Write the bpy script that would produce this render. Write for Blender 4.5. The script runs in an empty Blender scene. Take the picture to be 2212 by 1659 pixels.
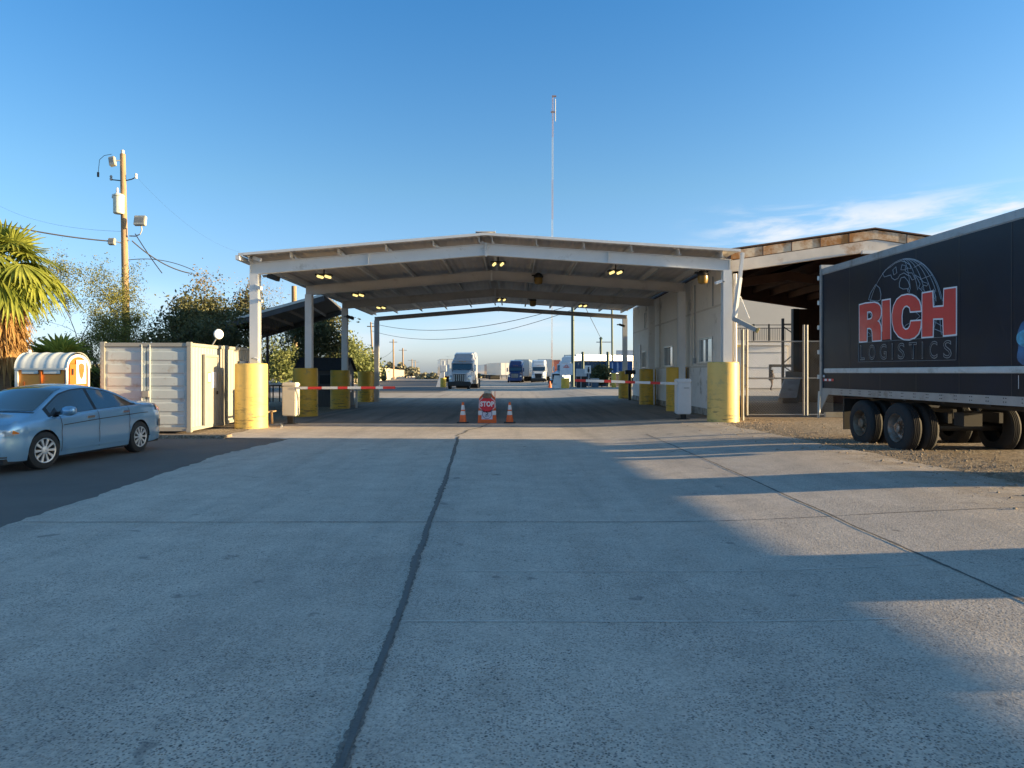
import bpy, bmesh, math, random
import numpy as np
from mathutils import Vector, Matrix, Quaternion
R = math.radians
C = bpy.context.scene.collection
scene = bpy.context.scene

# ---------------------------------------------------------------- camera
CAM_H, FOC, PXC, PYH = 1.7, 1580.0, 1106.0, 805.0     # metres; pixels of a 2212-wide picture
cam = bpy.data.objects.new('camera', bpy.data.cameras.new('camera'))
C.objects.link(cam); scene.camera = cam
cam.location = (0, 0, CAM_H); cam.rotation_euler = (R(90), 0, 0)
cam.data.sensor_width = 36; cam.data.lens = 36*FOC/2212
cam.data.shift_y = -(829.5-PYH)/2212
cam.data.clip_start = .05; cam.data.clip_end = 6000

# ---------------------------------------------------------------- light
SUN_EL, SUN_AZ = 7.9, 93.5     # azimuth measured clockwise from +Y (view axis): sun to the right
sv = Vector((math.sin(R(SUN_AZ))*math.cos(R(SUN_EL)), math.cos(R(SUN_AZ))*math.cos(R(SUN_EL)), math.sin(R(SUN_EL))))
sl = bpy.data.lights.new('sun', 'SUN'); sl.energy = 5.0; sl.angle = R(.5); sl.color = (1, .74, .40)
sun = bpy.data.objects.new('sun', sl); C.objects.link(sun)
sun.rotation_euler = (-sv).to_track_quat('-Z', 'Y').to_euler()
w = bpy.data.worlds.new('World'); scene.world = w; w.use_nodes = True
nt = w.node_tree; N = nt.nodes; L = nt.links; N.clear()
out = N.new('ShaderNodeOutputWorld'); bg = N.new('ShaderNodeBackground')
sky = N.new('ShaderNodeTexSky'); sky.sky_type = 'NISHITA'; sky.sun_disc = False
sky.sun_elevation = R(SUN_EL+3); sky.sun_rotation = R(SUN_AZ); sky.altitude = 0
sky.air_density = 1.0; sky.dust_density = 1.3; sky.ozone_density = 2.2
hs = N.new('ShaderNodeHueSaturation'); hs.inputs['Saturation'].default_value = 1.15
L.new(sky.outputs[0], hs.inputs['Color'])
gm = N.new('ShaderNodeMixRGB'); gm.blend_type = 'MULTIPLY'; gm.inputs[0].default_value = 1
L.new(hs.outputs[0], gm.inputs[1])
tc0 = N.new('ShaderNodeTexCoord'); sx0 = N.new('ShaderNodeSeparateXYZ'); L.new(tc0.outputs['Generated'], sx0.inputs[0])
tr = N.new('ShaderNodeValToRGB'); te = tr.color_ramp.elements
STOPS = [(0, (2.1,2.55,4.6)), (.03, (2.0,2.3,3.9)), (.07, (1.65,1.85,2.7)), (.12, (1.42,1.55,2.0)), (.24, (1.33,1.60,1.76)), (.46, (.82,1.48,1.88)), (.75, (1.75,1.85,1.7))]
while len(te) < len(STOPS): te.new(.5)
for e_, (p_, c_) in zip(te, STOPS): e_.position = p_; e_.color = (*[v/6 for v in c_], 1)
L.new(sx0.outputs['Z'], tr.inputs[0])
t2 = N.new('ShaderNodeVectorMath'); t2.operation = 'SCALE'; t2.inputs['Scale'].default_value = 6
L.new(tr.outputs[0], t2.inputs[0]); L.new(t2.outputs[0], gm.inputs[2])
# thin cirrus, low over the right-hand horizon
tc = N.new('ShaderNodeTexCoord'); mp = N.new('ShaderNodeMapping')
L.new(tc.outputs['Generated'], mp.inputs[0])
mp.inputs['Rotation'].default_value = (0, R(8), 0)
mp.inputs['Scale'].default_value = (3.2, 3.2, 17)
nz = N.new('ShaderNodeTexNoise'); nz.inputs['Scale'].default_value = 2.1; nz.inputs['Detail'].default_value = 7
nz.inputs['Roughness'].default_value = .55; nz.inputs['Distortion'].default_value = .5
L.new(mp.outputs[0], nz.inputs['Vector'])
sx = N.new('ShaderNodeSeparateXYZ'); L.new(tc.outputs['Generated'], sx.inputs[0])
def ramp(src, stops, interp='EASE'):
    r = N.new('ShaderNodeValToRGB'); r.color_ramp.interpolation = interp
    e = r.color_ramp.elements
    while len(e) < len(stops): e.new(.5)
    for i, (p, v) in enumerate(stops):
        e[i].position = p; e[i].color = (v, v, v, 1)
    L.new(src, r.inputs[0]); return r.outputs[0]
def mth(op, a, b=None, clamp=False):
    m = N.new('ShaderNodeMath'); m.operation = op; m.use_clamp = clamp
    for i, v in enumerate((a, b)):
        if v is None: continue
        if isinstance(v, (int, float)): m.inputs[i].default_value = v
        else: L.new(v, m.inputs[i])
    return m.outputs[0]
cl = ramp(nz.outputs[0], [(.43, 0), (.63, 1)])
xm = ramp(sx.outputs['X'], [(.20, .0), (.36, 1), (.85, 1), (1, .4)])
zm = ramp(sx.outputs['Z'], [(.04, .3), (.10, .9), (.180, 1), (.225, .0)])
cm = mth('MULTIPLY', mth('MULTIPLY', cl, xm), zm, True)
# faint veil low behind the canopy
nz2 = N.new('ShaderNodeTexNoise'); nz2.inputs['Scale'].default_value = 1.3; nz2.inputs['Detail'].default_value = 5
L.new(mp.outputs[0], nz2.inputs['Vector'])
veil = mth('MULTIPLY', ramp(nz2.outputs[0], [(.42, 0), (.7, .55)]), ramp(sx.outputs['Z'], [(.0, .3), (.06, 1), (.13, 0)]))
cm = mth('MAXIMUM', cm, veil)
mx = N.new('ShaderNodeMixRGB'); L.new(cm, mx.inputs[0]); L.new(gm.outputs[0], mx.inputs[1])
mx.inputs[2].default_value = (5.6, 5.9, 6.3, 1)
L.new(mx.outputs[0], bg.inputs[0]); bg.inputs[1].default_value = .052
L.new(bg.outputs[0], out.inputs[0])
scene.view_settings.view_transform = 'Standard'; scene.view_settings.look = 'None'
scene.view_settings.exposure = 1.62; scene.view_settings.gamma = 1

# ---------------------------------------------------------------- helpers
def P(px, py, d): return Vector(((px-PXC)/FOC*d, d, CAM_H+(PYH-py)/FOC*d))
def ss(a, b, x):
    t = max(0., min(1., (x-a)/(b-a))); return t*t*(3-2*t)
def zg(x, y): return .18*ss(1.5, 6.5, x)          # the ground climbs a little towards the right-hand buildings
_off = {}
class MB:
    def __init__(s): s.v = []; s.f = []
    def add(s, vs, fs):
        n = len(s.v); s.v += [Vector(q) for q in vs]; s.f += [tuple(n+i for i in f) for f in fs]; return s
    def box(s, c, sz, rz=0, M=None, top=1.0):
        hx, hy, hz = sz[0]/2, sz[1]/2, sz[2]/2; q = []
        for dz in (-1, 1):
            k = top if dz > 0 else 1
            for dx, dy in ((-1,-1),(1,-1),(1,1),(-1,1)): q.append(Vector((dx*hx*k, dy*hy*k, dz*hz)))
        m = M or Matrix.Rotation(rz, 3, 'Z')
        q = [m @ a + Vector(c) for a in q]
        return s.add(q, [(0,3,2,1),(4,5,6,7),(0,1,5,4),(1,2,6,5),(2,3,7,6),(3,0,4,7)])
    def bbox(s, a, b):
        return s.box([(a[i]+b[i])/2 for i in range(3)], [abs(b[i]-a[i]) for i in range(3)])
    def cyl(s, a, b, r1, r2=None, n=12, cap=True):
        a, b = Vector(a), Vector(b); r2 = r1 if r2 is None else r2
        z = (b-a).normalized() if (b-a).length > 1e-9 else Vector((0,0,1)); x = z.orthogonal().normalized(); y = z.cross(x)
        q = []
        for p, r in ((a, r1), (b, r2)):
            for i in range(n):
                t = 2*math.pi*i/n; q.append(p + (x*math.cos(t)+y*math.sin(t))*r)
        f = [(i, (i+1) % n, n+(i+1) % n, n+i) for i in range(n)]
        if cap: f += [tuple(range(n-1, -1, -1)), tuple(range(n, 2*n))]
        return s.add(q, f)
    def bar(s, a, b, w, h, up=(0,0,1)):     # rectangular bar from a to b
        a, b = Vector(a), Vector(b); d = (b-a).normalized(); u = Vector(up)
        x = d.cross(u)
        x = x.normalized() if x.length > 1e-6 else Vector((1,0,0)); u = x.cross(d)
        q = [p + x*i*w/2 + u*j*h/2 for p in (a, b) for i, j in ((-1,-1),(1,-1),(1,1),(-1,1))]
        return s.add(q, [(0,3,2,1),(4,5,6,7),(0,1,5,4),(1,2,6,5),(2,3,7,6),(3,0,4,7)])
    def lathe(s, c, prof, n=20, axis=(0,0,1), cap=True):
        c = Vector(c); z = Vector(axis).normalized(); x = z.orthogonal().normalized(); y = z.cross(x); q = []
        for r, h in prof:
            for i in range(n):
                t = 2*math.pi*i/n; q.append(c + z*h + (x*math.cos(t)+y*math.sin(t))*r)
        f = []
        for k in range(len(prof)-1):
            for i in range(n): f.append((k*n+i, k*n+(i+1) % n, (k+1)*n+(i+1) % n, (k+1)*n+i))
        if cap: f += [tuple(range(n-1, -1, -1)), tuple((len(prof)-1)*n+i for i in range(n))]
        return s.add(q, f)
    def prism(s, pts, vec):
        n = len(pts); pts = [Vector(p) for p in pts]; vec = Vector(vec)
        q = pts+[p+vec for p in pts]
        return s.add(q, [tuple(range(n-1, -1, -1)), tuple(range(n, 2*n))]+[(i, (i+1) % n, n+(i+1) % n, n+i) for i in range(n)])
    def tube(s, pts, r, n=6):
        pts = [Vector(p) for p in pts]; m = len(pts); q = []; x = None
        for k, p in enumerate(pts):
            d = (pts[min(k+1, m-1)]-pts[max(k-1, 0)]).normalized()
            x = d.orthogonal().normalized() if x is None else (x-d*x.dot(d)).normalized()
            y = d.cross(x); rr = r[k] if isinstance(r, (list, tuple)) else r
            for i in range(n):
                t = 2*math.pi*i/n; q.append(p+(x*math.cos(t)+y*math.sin(t))*rr)
        f = [(k*n+i, k*n+(i+1) % n, (k+1)*n+(i+1) % n, (k+1)*n+i) for k in range(m-1) for i in range(n)]
        f += [tuple(range(n-1, -1, -1)), tuple((m-1)*n+i for i in range(n))]
        return s.add(q, f)
    def grid(s, fn, nu, nv):
        q = [fn(i/nu, j/nv) for j in range(nv+1) for i in range(nu+1)]
        return s.add(q, [(j*(nu+1)+i, j*(nu+1)+i+1, (j+1)*(nu+1)+i+1, (j+1)*(nu+1)+i) for j in range(nv) for i in range(nu)])
    def build(s, name, m, parent=None, smooth=False, bevel=0, local=False, recalc=True, sharp=None):
        me = bpy.data.meshes.new(name)
        o0 = _off.get(parent.name, Vector()) if (parent is not None and not local) else Vector()
        me.from_pydata([tuple(v-o0) for v in s.v], [], s.f)
        if recalc:
            bm = bmesh.new(); bm.from_mesh(me); bmesh.ops.recalc_face_normals(bm, faces=bm.faces)
            if bevel: bmesh.ops.bevel(bm, geom=list(bm.edges), offset=bevel, segments=2, affect='EDGES', clamp_overlap=True)
            bm.to_mesh(me); bm.free()
        ms = m if isinstance(m, (list, tuple)) else [m]
        for k in ms: me.materials.append(k)
        o = bpy.data.objects.new(name, me); C.objects.link(o)
        if smooth: shade(me, smooth if smooth is not True else 40)
        if parent is not None:
            o.parent = parent
            _off[o.name] = o0
        return o
def shade(me, ang=40):
    me.shade_smooth() if hasattr(me, 'shade_smooth') else None
    try: me.set_sharp_from_angle(angle=R(ang))
    except Exception: pass
def tag(o, label=None, cat=None, group=None, kind=None):
    if label: o['label'] = label
    if cat: o['category'] = cat
    if group: o['group'] = group
    if kind: o['kind'] = kind
    return o
def thing(name, label, cat, loc=(0,0,0), group=None, rz=0):
    o = bpy.data.objects.new(name, None); C.objects.link(o)
    o.location = loc; o.rotation_euler = (0, 0, rz); o.empty_display_size = .2
    _off[o.name] = Vector(loc)          # parts written in world metres are brought back to the thing's own base
    return tag(o, label, cat, group)
def copytree(o, parent=None):
    c = o.copy(); C.objects.link(c)
    if parent is not None: c.parent = parent
    _off[c.name] = _off.get(o.name, Vector())
    for ch in list(o.children): copytree(ch, c)
    return c

# ---------------------------------------------------------------- materials
def mat(name, col, rough=.6, metal=0, var=.12, vs=3., bump=0, bs=40., dirt=None, ds=1.2, dthr=.58, emit=None, coat=0, spec=.5, stretch=None, trans=0):
    m = bpy.data.materials.new(name); m.use_nodes = True
    nt = m.node_tree; n = nt.nodes; l = nt.links; b = n['Principled BSDF']
    c4 = (*col, 1)
    b.inputs['Roughness'].default_value = rough; b.inputs['Metallic'].default_value = metal
    b.inputs['Specular IOR Level'].default_value = spec
    b.inputs['Coat Weight'].default_value = coat; b.inputs['Coat Roughness'].default_value = .06
    if trans:
        b.inputs['Transmission Weight'].default_value = trans
    if emit:
        b.inputs['Emission Color'].default_value = (*emit[0], 1); b.inputs['Emission Strength'].default_value = emit[1]
    tc = n.new('ShaderNodeTexCoord'); src = tc.outputs['Object']
    if stretch:
        mp = n.new('ShaderNodeMapping'); mp.inputs['Scale'].default_value = stretch; l.new(src, mp.inputs[0]); src = mp.outputs[0]
    if var:
        z = n.new('ShaderNodeTexNoise'); z.inputs['Scale'].default_value = vs; z.inputs['Detail'].default_value = 6; z.inputs['Roughness'].default_value = .62
        l.new(src, z.inputs['Vector'])
        mr = n.new('ShaderNodeMapRange'); mr.inputs[1].default_value = .3; mr.inputs[2].default_value = .7
        mr.inputs[3].default_value = 1-var; mr.inputs[4].default_value = 1+var
        l.new(z.outputs[0], mr.inputs[0])
        mx = n.new('ShaderNodeMixRGB'); mx.blend_type = 'MULTIPLY'; mx.inputs[0].default_value = 1; mx.inputs[1].default_value = c4
        l.new(mr.outputs[0], mx.inputs[2]); cur = mx.outputs[0]
        rr = n.new('ShaderNodeMapRange'); rr.inputs[3].default_value = max(0, rough-.1); rr.inputs[4].default_value = min(1, rough+.1)
        l.new(z.outputs[0], rr.inputs[0]); l.new(rr.outputs[0], b.inputs['Roughness'])
        if dirt:
            z2 = n.new('ShaderNodeTexNoise'); z2.inputs['Scale'].default_value = ds; z2.inputs['Detail'].default_value = 8; z2.inputs['Roughness'].default_value = .7
            l.new(src, z2.inputs['Vector'])
            cr = n.new('ShaderNodeValToRGB'); cr.color_ramp.elements[0].position = dthr-.06; cr.color_ramp.elements[1].position = dthr+.1
            cr.color_ramp.elements[0].color = (0,0,0,1); cr.color_ramp.elements[1].color = (1,1,1,1)
            l.new(z2.outputs[0], cr.inputs[0])
            m2 = n.new('ShaderNodeMixRGB'); l.new(cr.outputs[0], m2.inputs[0]); l.new(cur, m2.inputs[1]); m2.inputs[2].default_value = (*dirt, 1)
            cur = m2.outputs[0]
        l.new(cur, b.inputs['Base Color'])
    else: b.inputs['Base Color'].default_value = c4
    if bump:
        z3 = n.new('ShaderNodeTexNoise'); z3.inputs['Scale'].default_value = bs; z3.inputs['Detail'].default_value = 5
        l.new(src, z3.inputs['Vector'])
        bn = n.new('ShaderNodeBump'); bn.inputs['Strength'].default_value = 1; bn.inputs['Distance'].default_value = bump
        l.new(z3.outputs[0], bn.inputs['Height']); l.new(bn.outputs[0], b.inputs['Normal'])
    return m
def glassy(name, col=(.02,.03,.035), rough=.04):
    return mat(name, col, rough, 0, var=0, spec=.9, coat=.6)

M = dict(
 white=mat('white_paint', (.66,.66,.65), .5, var=.05, vs=2, dirt=(.42,.40,.36), ds=2.2, dthr=.64),
 beamw=mat('beam_paint', (.72,.72,.71), .5, var=.06, vs=1.5, dirt=(.40,.38,.34), ds=1.5, dthr=.63),
 roofu=mat('roof_underside', (.62,.57,.53), .6, var=.10, vs=.8, bump=.002, bs=6),
 galv=mat('galvanised', (.50,.50,.48), .4, .6, var=.12, vs=6),
 cream=mat('cream_wall', (.79,.74,.67), .6, var=.06, vs=.7, dirt=(.34,.30,.25), ds=.9, dthr=.64),
 creamd=mat('cream_trim', (.62,.57,.50), .6, var=.1, vs=2),
 lowwall=mat('lower_wall', (.78,.76,.74), .6, var=.08, vs=1.2, dirt=(.3,.27,.22), ds=1.4, dthr=.62),
 yellow=mat('yellow_paint', (.72,.43,.045), .5, var=.07, vs=2.5, dirt=(.42,.30,.09), ds=3.4, dthr=.61, bump=.002, bs=25),
 yellow2=mat('faded_yellow_paint', (.70,.49,.145), .5, var=.07, vs=2.5, dirt=(.45,.36,.16), ds=3.4, dthr=.61, bump=.002, bs=25),
 black=mat('black_plastic', (.015,.015,.016), .55, var=.1),
 rubber=mat('rubber', (.018,.018,.019), .85, var=.25, vs=12, bump=.001, bs=80),
 red=mat('red_paint', (.62,.04,.03), .45, var=.06),
 orange=mat('orange_plastic', (.80,.13,.02), .5, var=.08, vs=8, dirt=(.35,.09,.03), ds=6, dthr=.7),
 refw=mat('reflective_white', (.72,.70,.70), .4, var=.08, vs=9),
 greyp=mat('grey_paint', (.32,.33,.33), .5, var=.1),
 dark=mat('dark_metal', (.035,.033,.032), .6, .3, var=.2),
 wood=mat('weathered_wood', (.30,.20,.11), .8, var=.25, vs=6, stretch=(4,4,.5), bump=.004, bs=14),
 glass=glassy('dark_glass'),
 bulb=mat('lamp_tube', (.8,.7,.4), .4, var=0, emit=((1,.76,.26), .5)),
 rust=mat('rusty_white_paint', (.62,.50,.36), .7, var=.1, vs=2, dirt=(.36,.15,.035), ds=1.1, dthr=.47),
 rustb=mat('rust_streaked_beam', (.62,.56,.49), .65, var=.1, vs=2, dirt=(.36,.19,.08), ds=.8, dthr=.60),
 rustd=mat('dark_rust', (.10,.055,.04), .8, var=.25, vs=1.5),
)

# tyre scrapes, chips and grime low on the yellow guards
def scuffed(m):
    n = m.node_tree.nodes; l = m.node_tree.links; b = n['Principled BSDF']; src = b.inputs['Base Color'].links[0].from_socket
    tc = n.new('ShaderNodeTexCoord'); mp = n.new('ShaderNodeMapping'); mp.inputs['Scale'].default_value = (1.6, 1.6, 9); l.new(tc.outputs['Object'], mp.inputs[0])
    z = n.new('ShaderNodeTexNoise'); z.inputs['Scale'].default_value = 1.5; z.inputs['Detail'].default_value = 8; z.inputs['Roughness'].default_value = .72; l.new(mp.outputs[0], z.inputs['Vector'])
    r = n.new('ShaderNodeValToRGB'); r.color_ramp.elements[0].position = .53; r.color_ramp.elements[1].position = .60; r.color_ramp.elements[0].color = (0,0,0,1); r.color_ramp.elements[1].color = (.75,.75,.75,1); l.new(z.outputs[0], r.inputs[0])
    sp = n.new('ShaderNodeSeparateXYZ'); l.new(tc.outputs['Object'], sp.inputs[0])
    mr = n.new('ShaderNodeMapRange'); mr.inputs[1].default_value = .25; mr.inputs[2].default_value = 1.35; mr.inputs[3].default_value = 1; mr.inputs[4].default_value = .05; l.new(sp.outputs['Z'], mr.inputs[0])
    mu = n.new('ShaderNodeMath'); mu.operation = 'MULTIPLY'; l.new(r.outputs[0], mu.inputs[0]); l.new(mr.outputs[0], mu.inputs[1])
    mx = n.new('ShaderNodeMixRGB'); l.new(mu.outputs[0], mx.inputs[0]); l.new(src, mx.inputs[1]); mx.inputs[2].default_value = (.06,.05,.04,1); l.new(mx.outputs[0], b.inputs['Base Color'])
for k_ in ('yellow', 'yellow2'): scuffed(M[k_])
# ---------------------------------------------------------------- ground, concrete road, asphalt
def nodes(name):
    m = bpy.data.materials.new(name); m.use_nodes = True
    return m, m.node_tree.nodes, m.node_tree.links, m.node_tree.nodes['Principled BSDF']
class NG:
    def __init__(s, n, l):
        s.n, s.l = n, l; s.tc = n.new('ShaderNodeTexCoord').outputs['Object']
    def noise(s, sc, det=5, rough=.6, vec=None, dist=0):
        z = s.n.new('ShaderNodeTexNoise'); z.inputs['Scale'].default_value = sc; z.inputs['Detail'].default_value = det
        z.inputs['Roughness'].default_value = rough; z.inputs['Distortion'].default_value = dist
        s.l.new(vec or s.tc, z.inputs['Vector']); return z.outputs[0]
    def voro(s, sc, feat='F1', vec=None, rnd=1):
        z = s.n.new('ShaderNodeTexVoronoi'); z.feature = feat; z.inputs['Scale'].default_value = sc; z.inputs['Randomness'].default_value = rnd
        s.l.new(vec or s.tc, z.inputs['Vector']); return z
    def scale(s, v):
        m = s.n.new('ShaderNodeMapping'); m.inputs['Scale'].default_value = v; s.l.new(s.tc, m.inputs[0]); return m.outputs[0]
    def ramp(s, src, stops, interp='LINEAR'):
        r = s.n.new('ShaderNodeValToRGB'); r.color_ramp.interpolation = interp; e = r.color_ramp.elements
        while len(e) < len(stops): e.new(.5)
        for i, (p, v) in enumerate(stops):
            e[i].position = p; e[i].color = (v, v, v, 1) if isinstance(v, (int, float)) else (*v, 1)
        s.l.new(src, r.inputs[0]); return r.outputs[0]
    def math(s, op, a, b=None, clamp=False):
        m = s.n.new('ShaderNodeMath'); m.operation = op; m.use_clamp = clamp
        for i, v in enumerate((a, b)):
            if v is None: continue
            if isinstance(v, (int, float)): m.inputs[i].default_value = v
            else: s.l.new(v, m.inputs[i])
        return m.outputs[0]
    def mix(s, f, a, b, mode='MIX'):
        m = s.n.new('ShaderNodeMixRGB'); m.blend_type = mode
        for i, v in enumerate((f, a, b)):
            if isinstance(v, (int, float)): m.inputs[i].default_value = v if i == 0 else (v, v, v, 1)
            elif isinstance(v, tuple): m.inputs[i].default_value = (*v, 1)
            else: s.l.new(v, m.inputs[i])
        return m.outputs[0]
    def bump(s, h, dist, nrm=None):
        b = s.n.new('ShaderNodeBump'); b.inputs['Strength'].default_value = 1; b.inputs['Distance'].default_value = dist
        s.l.new(h, b.inputs['Height'])
        if nrm: s.l.new(nrm, b.inputs['Normal'])
        return b.outputs[0]

# concrete with exposed aggregate
mc, n, l, b = nodes('worn_concrete'); g = NG(n, l)
big = g.noise(.35, 6, .6); mid = g.noise(2.2, 6, .65); fine = g.noise(90, 3, .6)
streak = g.noise(1.0, 5, .6, g.scale((2.2, .12, 1)))
base = g.mix(g.ramp(big, [(.3, 0), (.7, 1)]), (.42,.365,.315), (.545,.475,.405))
base = g.mix(g.ramp(streak, [(.35, 0), (.68, .75)]), base, (.56,.50,.435))
base = g.mix(1, base, g.ramp(mid, [(.3, .86), (.7, 1.12)]), 'MULTIPLY')
base = g.mix(1, base, g.ramp(g.noise(48, 4, .7), [(.3, .72), (.7, 1.26)]), 'MULTIPLY')
vv = g.voro(66); v2 = g.voro(26)
peb = g.ramp(vv.outputs['Distance'], [(.34, 1), (.46, 0)])
sx = n.new('ShaderNodeSeparateColor'); l.new(vv.outputs['Color'], sx.inputs[0])
pick = g.ramp(sx.outputs[0], [(.16, 0), (.20, 1)])          # only some cells hold a stone
pcol = g.ramp(sx.outputs[1], [(0, (.06,.06,.06)), (.25, (.14,.14,.145)), (.45, (.25,.18,.13)), (.65, (.20,.20,.21)), (.85, (.30,.29,.28)), (1, (.50,.46,.41))])
pos = n.new('ShaderNodeSeparateXYZ'); l.new(g.tc, pos.inputs[0])
near = g.ramp(g.math('MULTIPLY', pos.outputs[1], .05), [(.12, 1), (.30, .75), (.60, .15)])      # worn surface strongest on the near slabs
right = g.ramp(g.math('MULTIPLY', pos.outputs[0], .15), [(.0, 0), (.45, .8)])
ex = g.noise(.9, 6, .68)
expo = g.math('MULTIPLY', g.ramp(ex, [(.36, .35), (.54, 1)]), g.math('MAXIMUM', g.math('MULTIPLY', near, .95), g.math('MULTIPLY', right, .85)), True)
pm = g.math('MULTIPLY', g.math('MULTIPLY', peb, pick), expo, True)
col = g.mix(pm, base, pcol)
v2d = g.ramp(v2.outputs['Distance'], [(.17, 1), (.27, 0)])
sx2 = n.new('ShaderNodeSeparateColor'); l.new(v2.outputs['Color'], sx2.inputs[0])
pm2 = g.math('MULTIPLY', g.math('MULTIPLY', v2d, g.ramp(sx2.outputs[0], [(.86, 0), (.89, 1)])), g.ramp(ex, [(.3, .4), (.6, 1)]))
col = g.mix(pm2, col, (.055,.055,.058))
spot = g.ramp(g.noise(2.6, 3, .5), [(.68, 0), (.73, .55)])
col = g.mix(spot, col, (.10,.10,.10))
trk = g.ramp(g.noise(1.0, 6, .65, g.scale((1.1, .07, 1))), [(.50, 0), (.66, .30)])
col = g.mix(trk, col, (.17,.16,.15))
oil = g.ramp(g.noise(.55, 7, .7), [(.60, 0), (.70, .35)])
col = g.mix(oil, col, (.20,.18,.165))
dst = g.math('MULTIPLY', g.ramp(g.math('MULTIPLY', pos.outputs[0], .1), [(.48, 0), (.68, 1)]), g.ramp(g.noise(1.6, 7, .75), [(.42, 0), (.60, .9)]))
col = g.mix(dst, col, (.31,.24,.17))
l.new(col, b.inputs['Base Color']); b.inputs['Roughness'].default_value = .82; b.inputs['Specular IOR Level'].default_value = .35
h = g.math('ADD', g.math('MULTIPLY', pm, .9), g.math('MULTIPLY', fine, .35))
nb = g.bump(h, .003); nb = g.bump(g.noise(30, 5, .7), .008, nb)
l.new(nb, b.inputs['Normal'])

# dirt and gravel
mg, n, l, b = nodes('gravel_dirt'); g = NG(n, l)
c1 = g.mix(g.ramp(g.noise(.25, 6), [(.3, 0), (.7, 1)]), (.22,.165,.115), (.33,.265,.195))
vv = g.voro(26); sx = n.new('ShaderNodeSeparateColor'); l.new(vv.outputs['Color'], sx.inputs[0])
st = g.ramp(sx.outputs[0], [(0, (.09,.07,.05)), (.4, (.22,.17,.12)), (.75, (.36,.30,.23)), (1, (.5,.46,.40))])
gm_ = g.ramp(g.noise(.8, 6, .7), [(.38, .15), (.6, .9)])
col = g.mix(gm_, c1, st); col = g.mix(1, col, g.ramp(g.noise(7, 5, .7), [(.3, .75), (.7, 1.2)]), 'MULTIPLY')
l.new(col, b.inputs['Base Color']); b.inputs['Roughness'].default_value = .95; b.inputs['Specular IOR Level'].default_value = .2
h = g.math('MULTIPLY', g.ramp(vv.outputs['Distance'], [(0, 1), (.6, 0)]), gm_)
nb = g.bump(h, .018); nb = g.bump(g.noise(6, 6, .7), .03, nb); l.new(nb, b.inputs['Normal'])

# asphalt
ma, n, l, b = nodes('old_asphalt'); g = NG(n, l)
c1 = g.mix(g.ramp(g.noise(.4, 6), [(.3, 0), (.7, 1)]), (.085,.076,.070), (.135,.120,.110))
col = g.mix(1, c1, g.ramp(g.noise(160, 3), [(.3, .6), (.7, 1.5)]), 'MULTIPLY')
l.new(col, b.inputs['Base Color']); b.inputs['Roughness'].default_value = .85
l.new(g.bump(g.noise(120, 4), .003), b.inputs['Normal'])

# yard floor under the canopy and beyond
my, n, l, b = nodes('yard_concrete'); g = NG(n, l)
c1 = g.mix(g.ramp(g.noise(.12, 7, .65), [(.3, 0), (.7, 1)]), (.32,.275,.23), (.46,.40,.335))
col = g.mix(1, c1, g.ramp(g.noise(3, 6, .7), [(.3, .85), (.7, 1.12)]), 'MULTIPLY')
tyre = g.ramp(g.noise(1.3, 5, .6, g.scale((1.6, .05, 1))), [(.52, 0), (.7, .45)])
col = g.mix(tyre, col, (.13,.115,.10))
l.new(col, b.inputs['Base Color']); b.inputs['Roughness'].default_value = .88
l.new(g.bump(g.noise(25, 5), .004), b.inputs['Normal'])
mf, n, l, b = nodes('lane_floor'); g = NG(n, l)
c1 = g.mix(g.ramp(g.noise(.3, 6, .65), [(.3, 0), (.7, 1)]), (.20,.18,.16), (.31,.27,.23))
l.new(g.mix(g.ramp(g.noise(1.3, 5, .6, g.scale((1.4, .06, 1))), [(.45, 0), (.66, .6)]), c1, (.09,.085,.08)), b.inputs['Base Color'])
b.inputs['Roughness'].default_value = .85; l.new(g.bump(g.noise(25, 5), .004), b.inputs['Normal'])

def sheet(name, mtl, xs, ys, dz, edge=None):
    mb = MB()
    nx = len(xs)-1
    for y in ys:
        for x in xs:
            X = x if edge is None else edge(x, y)
            mb.v.append(Vector((X, y, zg(X, y)+dz)))
    for j in range(len(ys)-1):
        for i in range(nx): mb.f.append((j*(nx+1)+i, j*(nx+1)+i+1, (j+1)*(nx+1)+i+1, (j+1)*(nx+1)+i))
    o = mb.build(name, mtl, recalc=False); o['kind'] = 'structure'; return o
def rng(a, b, k): return [a+(b-a)*i/k for i in range(k+1)]
random.seed(3)
xs0 = [-3000, -600, -150, -60, -30, -15, -5, 0] + rng(1, 7, 24) + [9, 12, 20, 40, 90, 300, 900, 3000]
sheet('ground', mg, xs0, [-60, -10] + rng(0, 60, 60) + [80, 120, 200, 400, 900, 4000], 0)
jl = [random.uniform(-1, 1) for _ in range(800)]
def jit(y, k=1):
    t = y*k; i = int(math.floor(t)); f = t-i; f = f*f*(3-2*f)
    return jl[(i+200) % 800]*(1-f)+jl[(i+201) % 800]*f
def lerp(t, tab):
    for (a, va), (b_, vb) in zip(tab, tab[1:]):
        if t <= b_: return va+(vb-va)*max(0, (t-a)/(b_-a))
    return tab[-1][1]
LE = [(-3, -5.4), (8, -5.58), (15, -6.0), (18.7, -5.65), (18.9, -7.4), (19.6, -7.7), (24.4, -7.9)]
RE = [(-3, 7.2), (8, 7.0), (11, 6.9), (16, 6.55), (20, 6.3), (23.5, 6.5), (24.4, 6.6)]
def edge1(x, y):
    a = lerp(y, LE)+.03*jit(y, 2.3)+.045*jit(y+31, 11); c = lerp(y, RE)+.10*jit(y+70, 1.7)+.05*jit(y+170, 6)
    return a+(c-a)*x
sheet('road', mc, rng(0, 1, 34), rng(-3, 24.4, 150), .012, edge1)
sheet('lane_floor', mf, rng(-7.9, 6.55, 30), rng(24.4, 47.8, 20), .012)
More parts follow.
